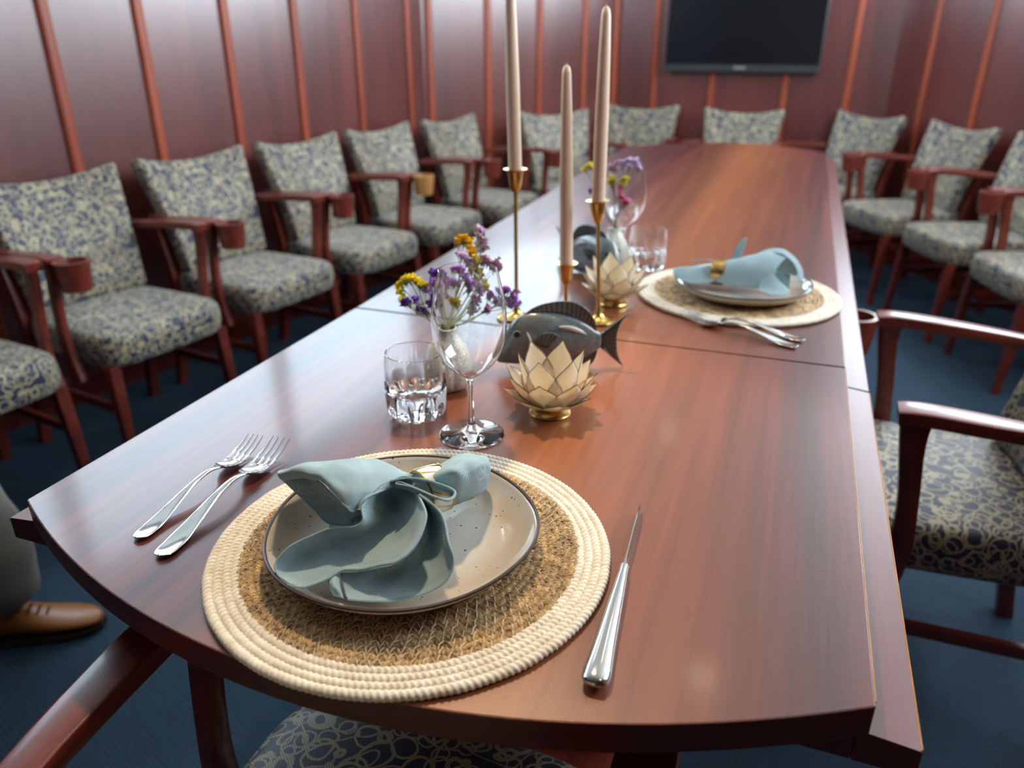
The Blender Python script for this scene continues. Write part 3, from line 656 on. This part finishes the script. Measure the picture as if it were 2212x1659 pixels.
# ================================================================== GLASSES
def wine(loc, label, group='wine glasses'):
    foot = [(.0390, .0002), (.0398, .0008), (.0395, .0016), (.0370, .0024), (.0250, .0042), (.0130, .0070), (.0065, .0115), (.0042, .018), (.0036, .03), (.0034, .05), (.0036, .066), (.0046, .0735)]
    foot = [(p.x, p.y) for p in cr([(a, b, 0) for a, b in foot], 46)]
    bowl = [(p.x, p.y) for p in cr([(a, b, 0) for a, b in [(.0046, .0735), (.0095, .0795), (.0200, .0870), (.0320, .1005), (.0405, .120), (.0435, .142), (.0422, .165), (.0383, .187), (.0335, .2075)]], 60)]
    inn = []
    for k in range(len(bowl)):
        a = Vector(bowl[max(k - 1, 0)]); b = Vector(bowl[min(k + 1, len(bowl) - 1)]); t = (b - a).normalized(); q = Vector(bowl[k]) + Vector((-t.y, t.x)) * (.0007 + .004 * max(0, 1 - k / 9) ** 2)
        if q.x > .0012 and k > 5: inn.append((q.x, q.y))
    low = inn[0]; inn = [(.0004, low[1] - .0012), (low[0] * .5, low[1] - .0009)] + inn
    return tag(MB().lathe([(.0006, .0002)] + foot + bowl[1:] + inn[::-1], 96).build('wine_glass', 'glass', angle=80), label, 'wine glass', group)
g = wine(None, 'tall clear wine glass behind the near plate, in front of the flowers'); g.location = W(-.330, .769, T0)
def tumbler(label, group='crystal tumblers'):
    out = [(.030, .0012), (.0345, .0030), (.0385, .0120), (.0395, .022), (.0400, .034), (.0398, .040), (.0396, .055), (.0385, .070), (.0368, .082), (.0360, .0862)]
    inn = [(.0352, .0866), (.0348, .0860), (.0358, .080), (.0374, .068), (.0382, .055), (.0380, .042), (.0355, .036), (.025, .0315), (.0006, .0300)]
    amp = [.002, .0045, .0042, .0035, .0020, .0006, 0, 0, 0, 0]
    prof = [(.0006, .004)] + [(.024, .0050)] + out + inn
    def rf(k, a):
        j = k - 2
        if k == 1: return -.004 * abs(cos(5 * a))
        if 0 <= j < 10:
            q = abs(sin(5 * a + (pi / 10 * 0))); return -amp[j] * 1.5 * (1 - q)
        if 17 <= j: return 0
        return 0
    return tag(MB().lathe(prof, 120, rf=rf).build('crystal_tumbler', 'glass', angle=35), label, 'tumbler', group)
g = tumbler('low crystal tumbler with a scalloped base left of the wine glass'); g.location = W(-.418, .797, T0 + .0002)

# ================================================================== LOTUS CANDLE HOLDERS
def petal(ht, wd, curl, lean, r0, z0, az, sh):
    """grid of points of one pointed shell petal leaning outwards"""
    rows = []
    PW = [p.y for p in cr([(0, .42, 0), (1, .80, 0), (2, 1.0, 0), (3, .93, 0), (4, .62, 0), (5, .02, 0)], 13)]
    for i in range(13):
        q = i / 12; w = wd * PW[i]
        row = []
        for j in range(7):
            s_ = j / 3 - 1
            out = r0 + sin(lean) * ht * q + curl * q * q - .42 * wd * s_ * s_ * sin(pi * min(1, q * .9 + .1)); z = z0 + cos(lean) * ht * q * (.72 + .28 * q) + .10 * ht * q * q
            x = s_ * w
            row.append((out * cos(az) - x * sin(az), out * sin(az) + x * cos(az), z))
        rows.append(row)
    return rows
def lotus(loc, rz, label, group='shell lotus candle holders'):
    t = thing('lotus_candle_holder', label, 'candle holder', loc, rz, group)
    tag(MB().lathe([(.020, 0), (.026, 0), (.027, .002), (.0255, .004), (.0245, .012), (.0255, .014), (.022, .015), (.020, .012)], 40, closed=True).build('base', 'brass', t), 'brass ring foot')
    MB().lathe([(.001, .012), (.022, .012), (.024, .014), (.022, .0165), (.001, .0165)], 32).build('cup', 'brass', t)
    for n, ht, wd, curl, lean, r0, z0, off in ((8, .054, .0200, -.008, 68, .019, .012, .2), (8, .064, .0225, -.008, 48, .020, .013, .7), (6, .070, .0240, -.010, 27, .020, .016, .15)):
        for k in range(n):
            az = 2 * pi * (k + off) / n
            rows = petal(ht, wd, curl, radians(lean), r0, z0, az, 0)
            pe = MB().loft(rows, closed=False).build('petal', 'capiz', t, solid=.0006, angle=180)
            edge = [r[0] for r in rows] + [r[-1] for r in rows[::-1]]
            MB().tube(edge, .00055, 5).build('petal_edge', 'petaledge', pe)
    return t
lotus(W(-.258, .860, T0), TR + .3, 'shell petal lotus candle holder in front of the fish figurine')
tl = tag(MB().lathe([(.001, 0), (.0185, 0), (.019, .002), (.019, .014), (.0178, .0145), (.017, .011), (.001, .0108)], 32).build('tealight', 'pearl'), 'small white tealight inside the near lotus holder', 'candle', 'tealights')
tl.location = W(-.258, .860, T0 + .0168)

# ================================================================== FISH FIGURINES
def fish(loc, rz, label, group='ceramic fish figurines'):
    t = thing('fish_figurine', label, 'figurine', loc, rz, group)
    # side outline in metres: x to the tail, z up ; body is a row of vertical ellipses
    # stations: x, z centre, half height, half thickness
    st = [(-.0935, .018, .002, .002), (-.0915, .018, .006, .005), (-.087, .024, .013, .009), (-.080, .034, .024, .013), (-.070, .0425, .0335, .017), (-.055, .047, .039, .0195), (-.035, .048, .0405, .020),
          (-.010, .0475, .0400, .019), (.015, .045, .036, .016), (.035, .043, .029, .012), (.048, .0425, .019, .008), (.055, .043, .0125, .0055), (.060, .043, .011, .0045)]
    rings = [[(x, hy * cos(a) * (1 - .15 * abs(sin(a))), zc + hz * sin(a)) for a in [2 * pi * j / 28 for j in range(28)]] for x, zc, hz, hy in st]
    body = MB().loft(rings).build('body', 'fish', t, sub=1, angle=180)
    def fin(name, outer, inner, n=18, rays=True, y=0, th=.003):
        o_ = cr([(a, y, b) for a, b in outer], n); i_ = cr([(a, y, b) for a, b in inner], n)
        rows = []
        for k in range(n):
            rows.append([tuple(i_[k] + (o_[k] - i_[k]) * q + Vector((0, .0009 * (k % 2) * (1 if q < .9 else .2), 0))) for q in (0, .25, .5, .75, .92, 1)])
        f = MB().loft(rows, closed=False).build(name, 'fin', t, solid=th, angle=60)
        ry = MB()
        for k in range(1, n - 1, 2):
            for sd_ in (-1, 1): ry.tube([Vector(rows[k][q]) + Vector((0, sd_ * th * .52, 0)) for q in (0, 2, 4, 5)], .0006, 5)
        ry.build('fin_ray', 'finray', f)
        return f
    fin('dorsal_fin', [(-.052, .085), (-.040, .094), (-.022, .1005), (0, .1035), (.020, .101), (.038, .090), (.049, .072), (.052, .055)], [(-.050, .083), (-.036, .0855), (-.020, .0865), (0, .084), (.018, .077), (.032, .066), (.044, .055), (.051, .050)], 40)
    fin('anal_fin', [(-.01, .006), (.012, .001), (.032, .002), (.045, .006), (.052, .018), (.054, .030)], [(-.01, .012), (.012, .013), (.028, .019), (.040, .026), (.048, .031), (.054, .035)], 24)
    fin('tail_fin', [(.098, .086), (.087, .072), (.082, .055), (.082, .038), (.085, .020), (.094, -.004 + .006)], [(.056, .050), (.057, .048), (.058, .045), (.058, .041), (.057, .039), (.056, .036)], 26)
    for sy in (-1, 1):
        pts = [(-.040, .050), (-.030, .062), (-.014, .064), (-.004, .058)]; inn = [(-.040, .046), (-.034, .044), (-.026, .042), (-.020, .040)]
        fin('pectoral_fin', pts, inn, 14, y=sy * .0215, th=.0022)
        MB().ball((-.064, sy * .0158, .060), (.0042, .003, .0042), 14, 9).build('eye', 'eye', t)
        MB().tube([(-.064 + .0052 * cos(a), sy * .0168, .060 + .0052 * sin(a)) for a in [2 * pi * k / 20 for k in range(20)]], .0009, 6, closed=True).build('eye_ring', 'fish', t)
        MB().tube(cr([(-.050, sy * .0195, .064), (-.045, sy * .0210, .052), (-.046, sy * .0210, .040), (-.049, sy * .0195, .030)], 12), [(.0014 * sin(pi * (k + .5) / 12) + .0004) for k in range(12)], 8).build('gill_arc', 'pearl', t)
        MB().tube(cr([(-.004, sy * .0165, .071), (.010, sy * .0152, .069), (.024, sy * .0120, .063), (.036, sy * .0085, .056)], 14), [(.0028 * sin(pi * (k + .6) / 14) + .0004, .0012) for k in range(14)], 8, up=(0, 0, 1)).build('side_stripe', 'pearl', t)
    return t
fish(W(-.288, 1.005, T0), TR + radians(22), 'blue grey ceramic fish figurine behind the near lotus holder')

# ================================================================== VASES AND FLOWERS
def vase(loc, rz, label, group='small stone vases'):
    prof = [(.001, .001), (.018, .0), (.026, .004), (.031, .018), (.0325, .032), (.031, .046), (.026, .060), (.019, .071), (.014, .079), (.0125, .084), (.0135, .088),
            (.0120, .0885), (.0108, .084), (.0115, .079), (.014, .070), (.016, .06), (.001, .058)]
    am = [0, .3, .7, 1, 1, .9, .7, .4, .15, 0, 0, 0, 0, 0, 0, 0, 0]
    o = MB().lathe(prof, 90, rf=lambda k, a: am[k] * .0055 * (abs(cos(1.5 * a + .4)) ** .6 - .7)).build('bud_vase', 'stone', angle=80)
    o.location = loc; o.rotation_euler = (0, 0, rz); return tag(o, label, 'vase', group)
vase(W(-.415, .887, T0), TR + .5, 'small white crackled stone bud vase behind the near tumbler')
FL = [["y",[[-72,20,115],[-78,21,123],[-79,25,131],[-76,29,137],[-69,33,141],[-63,35,140],[-57,35,136],[-51,36,133],[-44,37,130]]],["d",[[-51,31,99],[-45,32,95],[-49,30,93],[-53,29,96]]],["d",[[-41,51,107],[-40,54,114],[-34,50,100],[-36,52,105],[-42,48,103]]],["d",[[-66,10,114],[-60,12,113],[-51,16,116]]],["d",[[-42,56,144],[-38,58,146],[-35,57,141],[-30,59,142],[-40,55,140]]],["p",[[-37,43,136],[-34,42,132],[-23,48,138],[-19,49,136],[-20,47,132],[-39,38,128]]],["p",[[-17,68,151],[-11,70,150],[-7,71,148],[-3,69,142],[2,69,139],[5,68,133],[11,69,131],[9,66,125],[-9,62,132],[-16,60,133],[-22,50,115]]],["p",[[15,80,126],[19,81,125],[22,78,117],[18,79,121]]],["m",[[16,61,111],[21,63,111],[18,60,107]]],["m",[[15,54,97],[19,56,98],[36,63,100],[35,61,97]]],["p",[[47,99,118],[52,101,117],[59,101,112],[62,99,106],[54,95,104],[59,95,100],[65,96,98],[41,90,104],[46,91,102],[32,91,112],[31,89,109]]],["o",[[-27,112,176],[-25,114,181],[-21,117,182],[-16,117,179],[-13,115,173],[-10,114,167],[-7,112,162]]],["l",[[-6,138,191],[-1,138,188],[-3,134,182],[0,134,177],[-3,130,172],[4,132,171],[4,130,166],[-2,127,166]]],["l",[[-18,98,165],[-13,97,160],[-9,97,156],[-4,97,153],[-3,96,149]]],["g",[[2,102,158],[6,102,156],[6,100,151],[1,94,142],[6,97,144],[12,98,142],[15,97,137],[5,90,131],[8,91,130],[20,94,128],[23,93,123],[21,90,119]]],["k",[[13,106,158],[16,105,154],[19,107,156],[25,107,151],[30,107,149],[33,111,152],[36,108,145]]],["g",[[-10,41,113],[-5,42,111],[-1,43,109]]]]
NAMES = {'y': 'bright yellow statice sprig leaning left out of the near vase', 'o': 'golden yellow statice sprig at the top of the near vase', 'l': 'pale lilac statice sprig high in the near vase',
         'g': 'lemon yellow statice sprig right of centre in the near vase', 'k': 'dusty pink statice sprig at the upper right of the near vase', 'd': 'deep violet statice sprig low on the left of the near vase',
         'p': 'purple statice sprig in the near vase', 'm': 'small mauve statice sprig low on the right of the near vase'}
PL = {4: 'deep violet statice sprig standing upright left of centre in the near vase', 2: 'deep violet statice sprig just left of the vase centre line', 3: 'small deep violet sprig under the yellow blooms of the near vase',
      5: 'purple statice sprig left of centre in the near vase', 6: 'largest purple statice sprig, upright in the middle of the near vase', 7: 'small purple statice sprig right of the middle of the near vase',
      10: 'purple statice sprig leaning far right out of the near vase', 9: 'tiny mauve statice buds lowest on the right of the near vase', 13: 'pale lilac statice sprig seen above the wine glass rim',
      16: 'small lemon yellow bud low in the middle of the near vase'}
def floret(mb, p, d, s, rnd):
    d = d.normalized(); x = d.orthogonal().normalized(); y = d.cross(x); a0 = rnd.uniform(0, 6)
    for k in range(5):
        a = a0 + k * 2 * pi / 5; e = x * cos(a) + y * sin(a); f = x * cos(a + .62) + y * sin(a + .62); g = x * cos(a - .62) + y * sin(a - .62)
        b = len(mb.v); mb.v += [tuple(p), tuple(p + (g * .75 + d * .55) * s), tuple(p + (e * 1.15 + d * .8) * s), tuple(p + (f * .75 + d * .55) * s), tuple(p - d * s * .9)]
        mb.f += [(b, b + 1, b + 2, b + 3), (b + 4, b + 1, b), (b + 4, b, b + 3)]
def sprig(base, neck, kind, pts, label, parent_rot, group, spread=.004, dens=5, s=.0030, seed=0):
    rnd = random.Random(seed); t = thing('statice_sprig', label, 'flower', base, parent_rot, group)
    P = [Vector(p) / 1000 for p in pts]; cen = sum(P, Vector()) / len(P); nk = Vector(neck)
    stem = MB(); fork_ = nk.lerp(cen, .62) + Vector((0, 0, -.004))
    stem.tube(cr([nk + Vector((rnd.uniform(-.002, .002), rnd.uniform(-.002, .002), -.03 + .004)), nk + Vector((rnd.uniform(-.003, .003), rnd.uniform(-.003, .003), .004)), nk.lerp(fork_, .5) + Vector((rnd.uniform(-.003, .003), 0, -.002)), fork_], 12), .0010, 5)
    for p in P[::2] if len(P) > 4 else P: stem.tube(cr([fork_, fork_.lerp(p, .6) + Vector((0, 0, -.002)), p - (p - fork_).normalized() * .002], 6), .0006, 4)
    stem.build('stem', 'stem', t)
    mb = MB(); cal = MB()
    for p in P:
        for k in range(dens):
            q = p + Vector((rnd.gauss(0, spread * .55), rnd.gauss(0, spread * .55), rnd.gauss(0, spread * .5)))
            d = (q - fork_).normalized() + Vector((rnd.uniform(-.5, .5), rnd.uniform(-.9, .3), rnd.uniform(-.2, .8)))
            floret(mb, q, d, s * rnd.uniform(.8, 1.25), rnd)
            cal.tube([q - d.normalized() * s * 1.9, q - d.normalized() * s * .3], [.0004, .0009], 4)
    tag(mb.build('florets', 'petal_' + kind, t, smooth=False), kind='stuff'); cal.build('calyx', 'stem', t)
    return t
vb = W(-.415, .887, T0)
for i, (k, pts) in enumerate(FL):
    sprig(vb, (0, 0, .084), k, pts, PL.get(i, NAMES[k]), TR, 'statice sprigs in the near vase', seed=i, dens=11 if k in 'yo' else 8, s=.0042 if k in 'yo' else .0038)

# ================================================================== CANDLESTICKS
def candlestick(loc, hcup, lean, label, clabel, hc=.305):
    t = thing('candlestick', label, 'candlestick', loc, TR, 'brass candlesticks'); t.rotation_euler = (lean[0], lean[1], TR)
    MB().lathe([(.001, .0), (.0255, .0), (.027, .0018), (.0262, .0036), (.019, .0055), (.010, .0095), (.0058, .016), (.0042, .026), (.001, .026)], 48).build('base', 'brass', t)
    MB().lathe([(.0040, .022), (.0034, .05), (.0032, hcup * .5), (.0032, hcup - .05), (.0034, hcup - .036), (.0060, hcup - .034), (.0034, hcup - .032)], 20).build('stem', 'brass', t)
    MB().lathe([(.001, hcup - .036), (.0060, hcup - .035), (.0095, hcup - .028), (.0120, hcup - .012), (.0130, hcup - .003), (.0190, hcup - .0005), (.0195, hcup + .001), (.0130, hcup + .001), (.0118, hcup - .002), (.0112, hcup - .018), (.001, hcup - .020)], 40).build('cup', 'brass', t)
    R_ = Matrix.Translation(loc) @ (Matrix.Rotation(TR, 4, 'Z') @ Matrix.Rotation(lean[1], 4, 'Y') @ Matrix.Rotation(lean[0], 4, 'X'))
    c = thing('taper_candle', clabel, 'candle', R_ @ Vector((0, 0, hcup - .0180)), 0, 'taupe taper candles')
    c.rotation_euler = (lean[0] + lean[2], lean[1] + lean[3], TR)
    MB().lathe([(.001, 0), (.0108, 0), (.0109, .02), (.0106, hc * .5), (.0088, hc * .8), (.0070, hc - .012), (.0055, hc - .004), (.0028, hc), (.001, hc + .0003)], 40).build('wax', 'wax', c)
    MB().tube([(0, 0, hc - .002), (.0004, 0, hc + .003)], .0009, 6).build('wick', 'wick', c)
candlestick(W(-.423, 1.195, T0), .252, (0, radians(-.6), 0, radians(-1.3)), 'tallest brass candlestick, left one, standing near the table seam', 'taupe taper candle in the tallest brass candlestick, cut by the top edge', .30)
candlestick(W(-.340, 1.215, T0), .100, (0, radians(-1.0), 0, radians(-.6)), 'shortest brass candlestick, partly hidden behind the fish figurine', 'taupe taper candle in the shortest candlestick, its tip the lowest', .325)
candlestick(W(-.284, 1.226, T0), .205, (0, radians(-3.2), 0, radians(3.0)), 'middle height brass candlestick, right one, behind the fish tail', 'taupe taper candle in the right candlestick, its tip near the photo top', .30)
# ================================================================== THE SECOND PLACE SETTING
placemat(W(-.075, 1.462, T0), TR + 1.1, 'round straw placemat with cream border at the second setting beyond the seam', fine=False)
plate(W(-.066, 1.455, T0 + .009), TR + 1.5, 'stoneware plate under the folded napkin at the second setting beyond the seam')
NAP2 = {
 'tail': [[(-118, -22, 30), (-85, -38, 28), (-45, -30, 30)], [(-125, 0, 42), (-85, -2, 50), (-45, 0, 56)], [(-110, 22, 34), (-80, 34, 32), (-45, 26, 32)]],
 'strip': [[(-95, 30, 52), (-70, 22, 60), (-45, 10, 62)], [(-92, 38, 50), (-70, 30, 58), (-45, 22, 60)]],
 'spike': [[(-22, 15, 56), (-16, 22, 84), (-4, 30, 104)], [(-10, 12, 56), (0, 18, 84), (2, 30, 106)]],
 'body': [[(-45, -26, 30), (-5, -40, 30), (40, -46, 32), (72, -50, 34)], [(-45, -16, 52), (-5, -24, 64), (35, -30, 66), (60, -34, 62)], [(-45, 8, 60), (0, 8, 74), (40, 6, 84), (78, 0, 84)], [(-45, 24, 44), (5, 34, 62), (50, 36, 78), (92, 32, 70)], [(-45, 28, 30), (5, 48, 36), (55, 56, 40), (100, 48, 34)]],
 'arch': [[(10, 30, 66), (40, 34, 86), (70, 22, 90), (98, 6, 74), (112, -4, 46)], [(20, 12, 70), (45, 12, 84), (72, 0, 86), (94, -14, 70), (104, -22, 44)]],
 'leaf': [[(40, -28, 60), (62, -40, 56), (90, -44, 34)], [(38, -48, 40), (62, -60, 38), (88, -58, 32)], [(36, -62, 34), (60, -76, 32), (84, -68, 30)]],
 'under': [[(20, -20, 58), (50, -10, 60), (88, -10, 52)], [(20, -24, 36), (50, -22, 34), (90, -28, 32)]],
}
n2 = thing('napkin', 'blue grey linen napkin folded on the second plate with an upright corner', 'napkin', W(-.072, 1.455, T0), TR, 'linen napkins')
mb = MB()
for i, (k, rows) in enumerate(NAP2.items()): patch(mb, rows, 20, 12, .0010, i * 2.7)
mb.build('cloth', 'linen', n2, solid=.0014, sub=1, angle=180)
napkin_ring(W(-.112, 1.452, T0 + .043), (radians(90), 0, TR + radians(88)), 'gold napkin ring around the napkin of the second setting', r=.020, band='brass')
fork(W(.040, 1.208, T0), TR + radians(68), 'nearer silver fork lying this side of the second placemat', .205, 'forks by the second placemat')
fork(W(.050, 1.243, T0), TR + radians(74), 'farther silver fork lying close to the second placemat', .205, 'forks by the second placemat')
g = wine(None, 'clear wine glass behind the far tumbler and flowers'); g.location = W(-.332, 1.625, T0)
g = tumbler('crystal tumbler beyond the right candlestick, beside the second placemat'); g.location = W(-.272, 1.590, T0 + .0002)
lotus(W(-.285, 1.335, T0), TR + .8, 'shell petal lotus candle holder behind the right candlestick')
tl = tl.copy(); COL.objects.link(tl); tl['label'] = 'small white tealight inside the far lotus holder'; tl.location = W(-.285, 1.335, T0 + .0168)
fish(W(-.375, 1.50, T0), TR + radians(150), 'second grey fish figurine, blurred, behind the right candlestick')
vase(W(-.338, 1.56, T0), TR + .2, 'small white stone bud vase of the second setting holding pink flowers')
V2 = W(-.338, 1.56, T0)
F2 = [('y', [(-70, 10, 168), (-62, 12, 174), (-54, 12, 176), (-46, 12, 172), (-38, 10, 166)], 'bright yellow statice sprig in the far vase, left of the candle'),
      ('l', [(6, 10, 182), (14, 12, 188), (24, 12, 190), (34, 12, 186), (40, 10, 176), (22, 10, 178)], 'pale lilac statice sprig topping the far vase'),
      ('k', [(-14, 10, 176), (-6, 10, 182), (-8, 10, 170)], 'dusty pink statice sprig between candle and lilac bloom of the far vase'),
      ('g', [(-14, 0, 150), (-8, 0, 154), (-10, 0, 145), (10, 0, 152), (16, 0, 156), (16, 0, 148)], 'lemon yellow statice buds in the middle of the far vase'),
      ('r', [(8, 0, 138), (9, 0, 130), (10, 0, 122), (12, 0, 115), (16, 0, 108), (22, 0, 106), (26, 0, 112)], 'rose pink statice sprig hanging over the far vase neck'),
      ('d', [(-50, 0, 128), (-46, 0, 122), (-42, 0, 126), (-38, 0, 132)], 'deep violet statice sprig low on the left of the far vase')]
for i, (k, pts, lb) in enumerate(F2):
    sprig(V2, (0, 0, .084), k, [(a, b, c + 32) for a, b, c in pts], lb, TR, 'statice sprigs in the far vase', seed=60 + i, dens=8, s=.0042, spread=.005)

# ================================================================== PERSON at the left edge (beige trousers, tan laced shoe)
def skin_body(name, joints, edges, root, mt, parent, lvl=2):
    me = bpy.data.meshes.new(name); names = list(joints)
    me.from_pydata([joints[k][0] for k in names], [(names.index(a), names.index(b)) for a, b in edges], [])
    me.materials.append(M[mt]); o = bpy.data.objects.new(name, me); COL.objects.link(o); o.parent = parent
    md = o.modifiers.new('skin', 'SKIN'); md.use_smooth_shade = True
    for i, k in enumerate(names):
        r = joints[k][1]; me.skin_vertices[0].data[i].radius = r if isinstance(r, tuple) else (r, r)
        me.skin_vertices[0].data[i].use_root = (k == root)
    s_ = o.modifiers.new('sub', 'SUBSURF'); s_.levels = lvl; s_.render_levels = lvl
    return o
# local frame: +Y the way the person walks, origin on the floor below the pelvis
per = thing('person', 'person in beige trousers and tan laced shoes stepping in at the left edge', 'person', (-1.82, .27, 0), radians(-47))
J = {'pel': ((0, 0, .95), (.13, .10)), 'wai': ((0, 0, 1.08), (.125, .09)), 'che': ((0, .01, 1.28), (.15, .105)), 'sho': ((0, 0, 1.42), (.10, .075)), 'nec': ((0, .0, 1.49), .050), 'jaw': ((0, .035, 1.590), (.062, .080)), 'hea': ((0, .030, 1.66), (.092, .112)), 'cro': ((0, .018, 1.73), (.080, .096)),
     'hl': ((-.09, .01, .90), .088), 'kl': ((-.09, .31, .50), .062), 'al': ((-.09, .37, .10), .045), 'hr': ((.09, -.01, .90), .088), 'kr': ((.09, -.02, .50), .06), 'ar': ((.09, -.22, .12), .042),
     'sl': ((-.17, 0, 1.41), .055), 'el': ((-.24, -.08, 1.14), .043), 'wl': ((-.23, .06, .92), .03), 'sr': ((.17, 0, 1.41), .055), 'er': ((.24, .03, 1.14), .043), 'wr': ((.22, .18, .94), .03)}
skin_body('body', J, [('pel', 'wai'), ('wai', 'che'), ('che', 'sho'), ('sho', 'nec'), ('nec', 'jaw'), ('jaw', 'hea'), ('hea', 'cro'), ('pel', 'hl'), ('hl', 'kl'), ('kl', 'al'), ('pel', 'hr'), ('hr', 'kr'), ('kr', 'ar'), ('sho', 'sl'), ('sl', 'el'), ('el', 'wl'), ('sho', 'sr'), ('sr', 'er'), ('er', 'wr')], 'pel', 'skin', per)
for s_, w in ((-1, Vector((-.23, .06, .92))), (1, Vector((.22, .18, .94)))):
    hj = {'w': (tuple(w), (.028, .022)), 'p': (tuple(w + Vector((0, .025, -.06))), (.034, .016))}; he = [('w', 'p')]
    for k, (dx, ln) in enumerate(((-.026, .060), (-.009, .072), (.009, .068), (.025, .054))):
        b = w + Vector((dx, .035, -.085)); hj[f'a{k}'] = (tuple(b), .0092); hj[f'b{k}'] = (tuple(b + Vector((0, .006, -ln * .55))), .0085); hj[f'c{k}'] = (tuple(b + Vector((0, -.006, -ln))), .007); he += [('p', f'a{k}'), (f'a{k}', f'b{k}'), (f'b{k}', f'c{k}')]
    b = w + Vector((-s_ * .030, .035, -.035)); hj['t0'] = (tuple(b), .011); hj['t1'] = (tuple(b + Vector((-s_ * .012, .025, -.035))), .009); he += [('w', 't0'), ('t0', 't1')]
    skin_body('hand', hj, he, 'w', 'skin', per, 1)
T = {'pel': ((0, 0, .97), (.155, .12)), 'wai': ((0, 0, 1.06), (.14, .105)), 'hl': ((-.09, .01, .90), .11), 'kl': ((-.09, .31, .50), .090), 'ml': ((-.09, .39, .28), .086), 'al': ((-.09, .405, .085), .082), 'hr': ((.09, -.01, .90), .11), 'kr': ((.09, -.02, .50), .086), 'ar': ((.09, -.22, .10), .070)}
tr = skin_body('trousers', T, [('wai', 'pel'), ('pel', 'hl'), ('hl', 'kl'), ('kl', 'ml'), ('ml', 'al'), ('pel', 'hr'), ('hr', 'kr'), ('kr', 'ar')], 'pel', 'trouser', per)
tx = bpy.data.textures.new('cloth folds', 'CLOUDS'); tx.noise_scale = .09
dm = tr.modifiers.new('folds', 'DISPLACE'); dm.texture = tx; dm.strength = .03; dm.mid_level = .5
Sh = {'hem': ((0, 0, .99), (.165, .128)), 'wai': ((0, 0, 1.08), (.158, .120)), 'che': ((0, .01, 1.28), (.17, .125)), 'sho': ((0, 0, 1.43), (.12, .09)), 'sl': ((-.175, 0, 1.41), .068), 'el': ((-.24, -.08, 1.14), .056), 'wl': ((-.232, .04, .96), .04), 'sr': ((.175, 0, 1.41), .068), 'er': ((.24, .03, 1.14), .056), 'wr': ((.222, .16, .98), .04)}
skin_body('shirt', Sh, [('hem', 'wai'), ('wai', 'che'), ('che', 'sho'), ('sho', 'sl'), ('sl', 'el'), ('el', 'wl'), ('sho', 'sr'), ('sr', 'er'), ('er', 'wr')], 'wai', 'shirt', per)
MB().ball((0, -.012, 1.700), (.086, .094, .090), 24, 14).build('hair', 'hair', per)
for sx in (-1, 1):
    MB().ball((sx * .028, .121, 1.672), (.012, .007, .008), 12, 8).build('eye', 'pearl', per)
    MB().ball((sx * .028, .1265, 1.672), (.0048, .0025, .0048), 12, 8).build('iris', 'eye', per)
    MB().ball((sx * .078, .02, 1.645), (.010, .02, .030), 12, 8).build('ear', 'skin', per)
MB().loft([[(.012 * cos(a) * q, .112 + .026 * q * (sin(a) * .5 + .5), z) for a in [2 * pi * k / 10 for k in range(10)]] for z, q in ((1.665, .35), (1.645, .7), (1.625, 1.1), (1.613, .6))]).build('nose', 'skin', per)
MB().tube([(-.024, .105, 1.596), (0, .114, 1.594), (.024, .105, 1.596)], .0045, 8).build('mouth', 'leather', per)
def shoe(x, y, z, tilt):
    sh = thing('shoe_pair', None, None) if False else None
    st = [(-.075, .028, .036, .060), (-.06, .034, .045, .085), (-.02, .036, .050, .100), (.03, .036, .050, .086), (.08, .041, .040, .062), (.13, .044, .032, .048), (.17, .040, .026, .040), (.195, .028, .020, .032), (.205, .012, .012, .022)]
    rings = []
    for yy, hw, _, top in st:
        rings.append([(x + hw * math.copysign(abs(cos(a)) ** .8, cos(a)), y + yy, z + .012 + (top - .012) * (.5 + .5 * sin(a)) ** .8 + tilt * (yy + .07)) for a in [2 * pi * j / 20 for j in range(20)]])
    u = MB().loft(rings).build('shoe', 'leather', per, sub=1, angle=180)
    pts = [(x + s2 * (hw + .003), y + yy) for yy, hw, _, t2 in st for s2 in (1,)] + [(x - (hw + .003), y + yy) for yy, hw, _, t2 in st[::-1]]
    MB().prism(pts, z, z + .014).build('sole', 'sole', u, smooth=False)
    for k in range(5):
        yy = .035 + k * .016; zz = .090 - k * .0075
        MB().tube([(x - .018, y + yy, z + zz - .008), (x, y + yy + .004, z + zz + .002), (x + .018, y + yy, z + zz - .008)], .002, 6).build('lace', 'sole', u)
shoe(-.09, .37, 0, 0); shoe(.09, -.24, .02, 0)
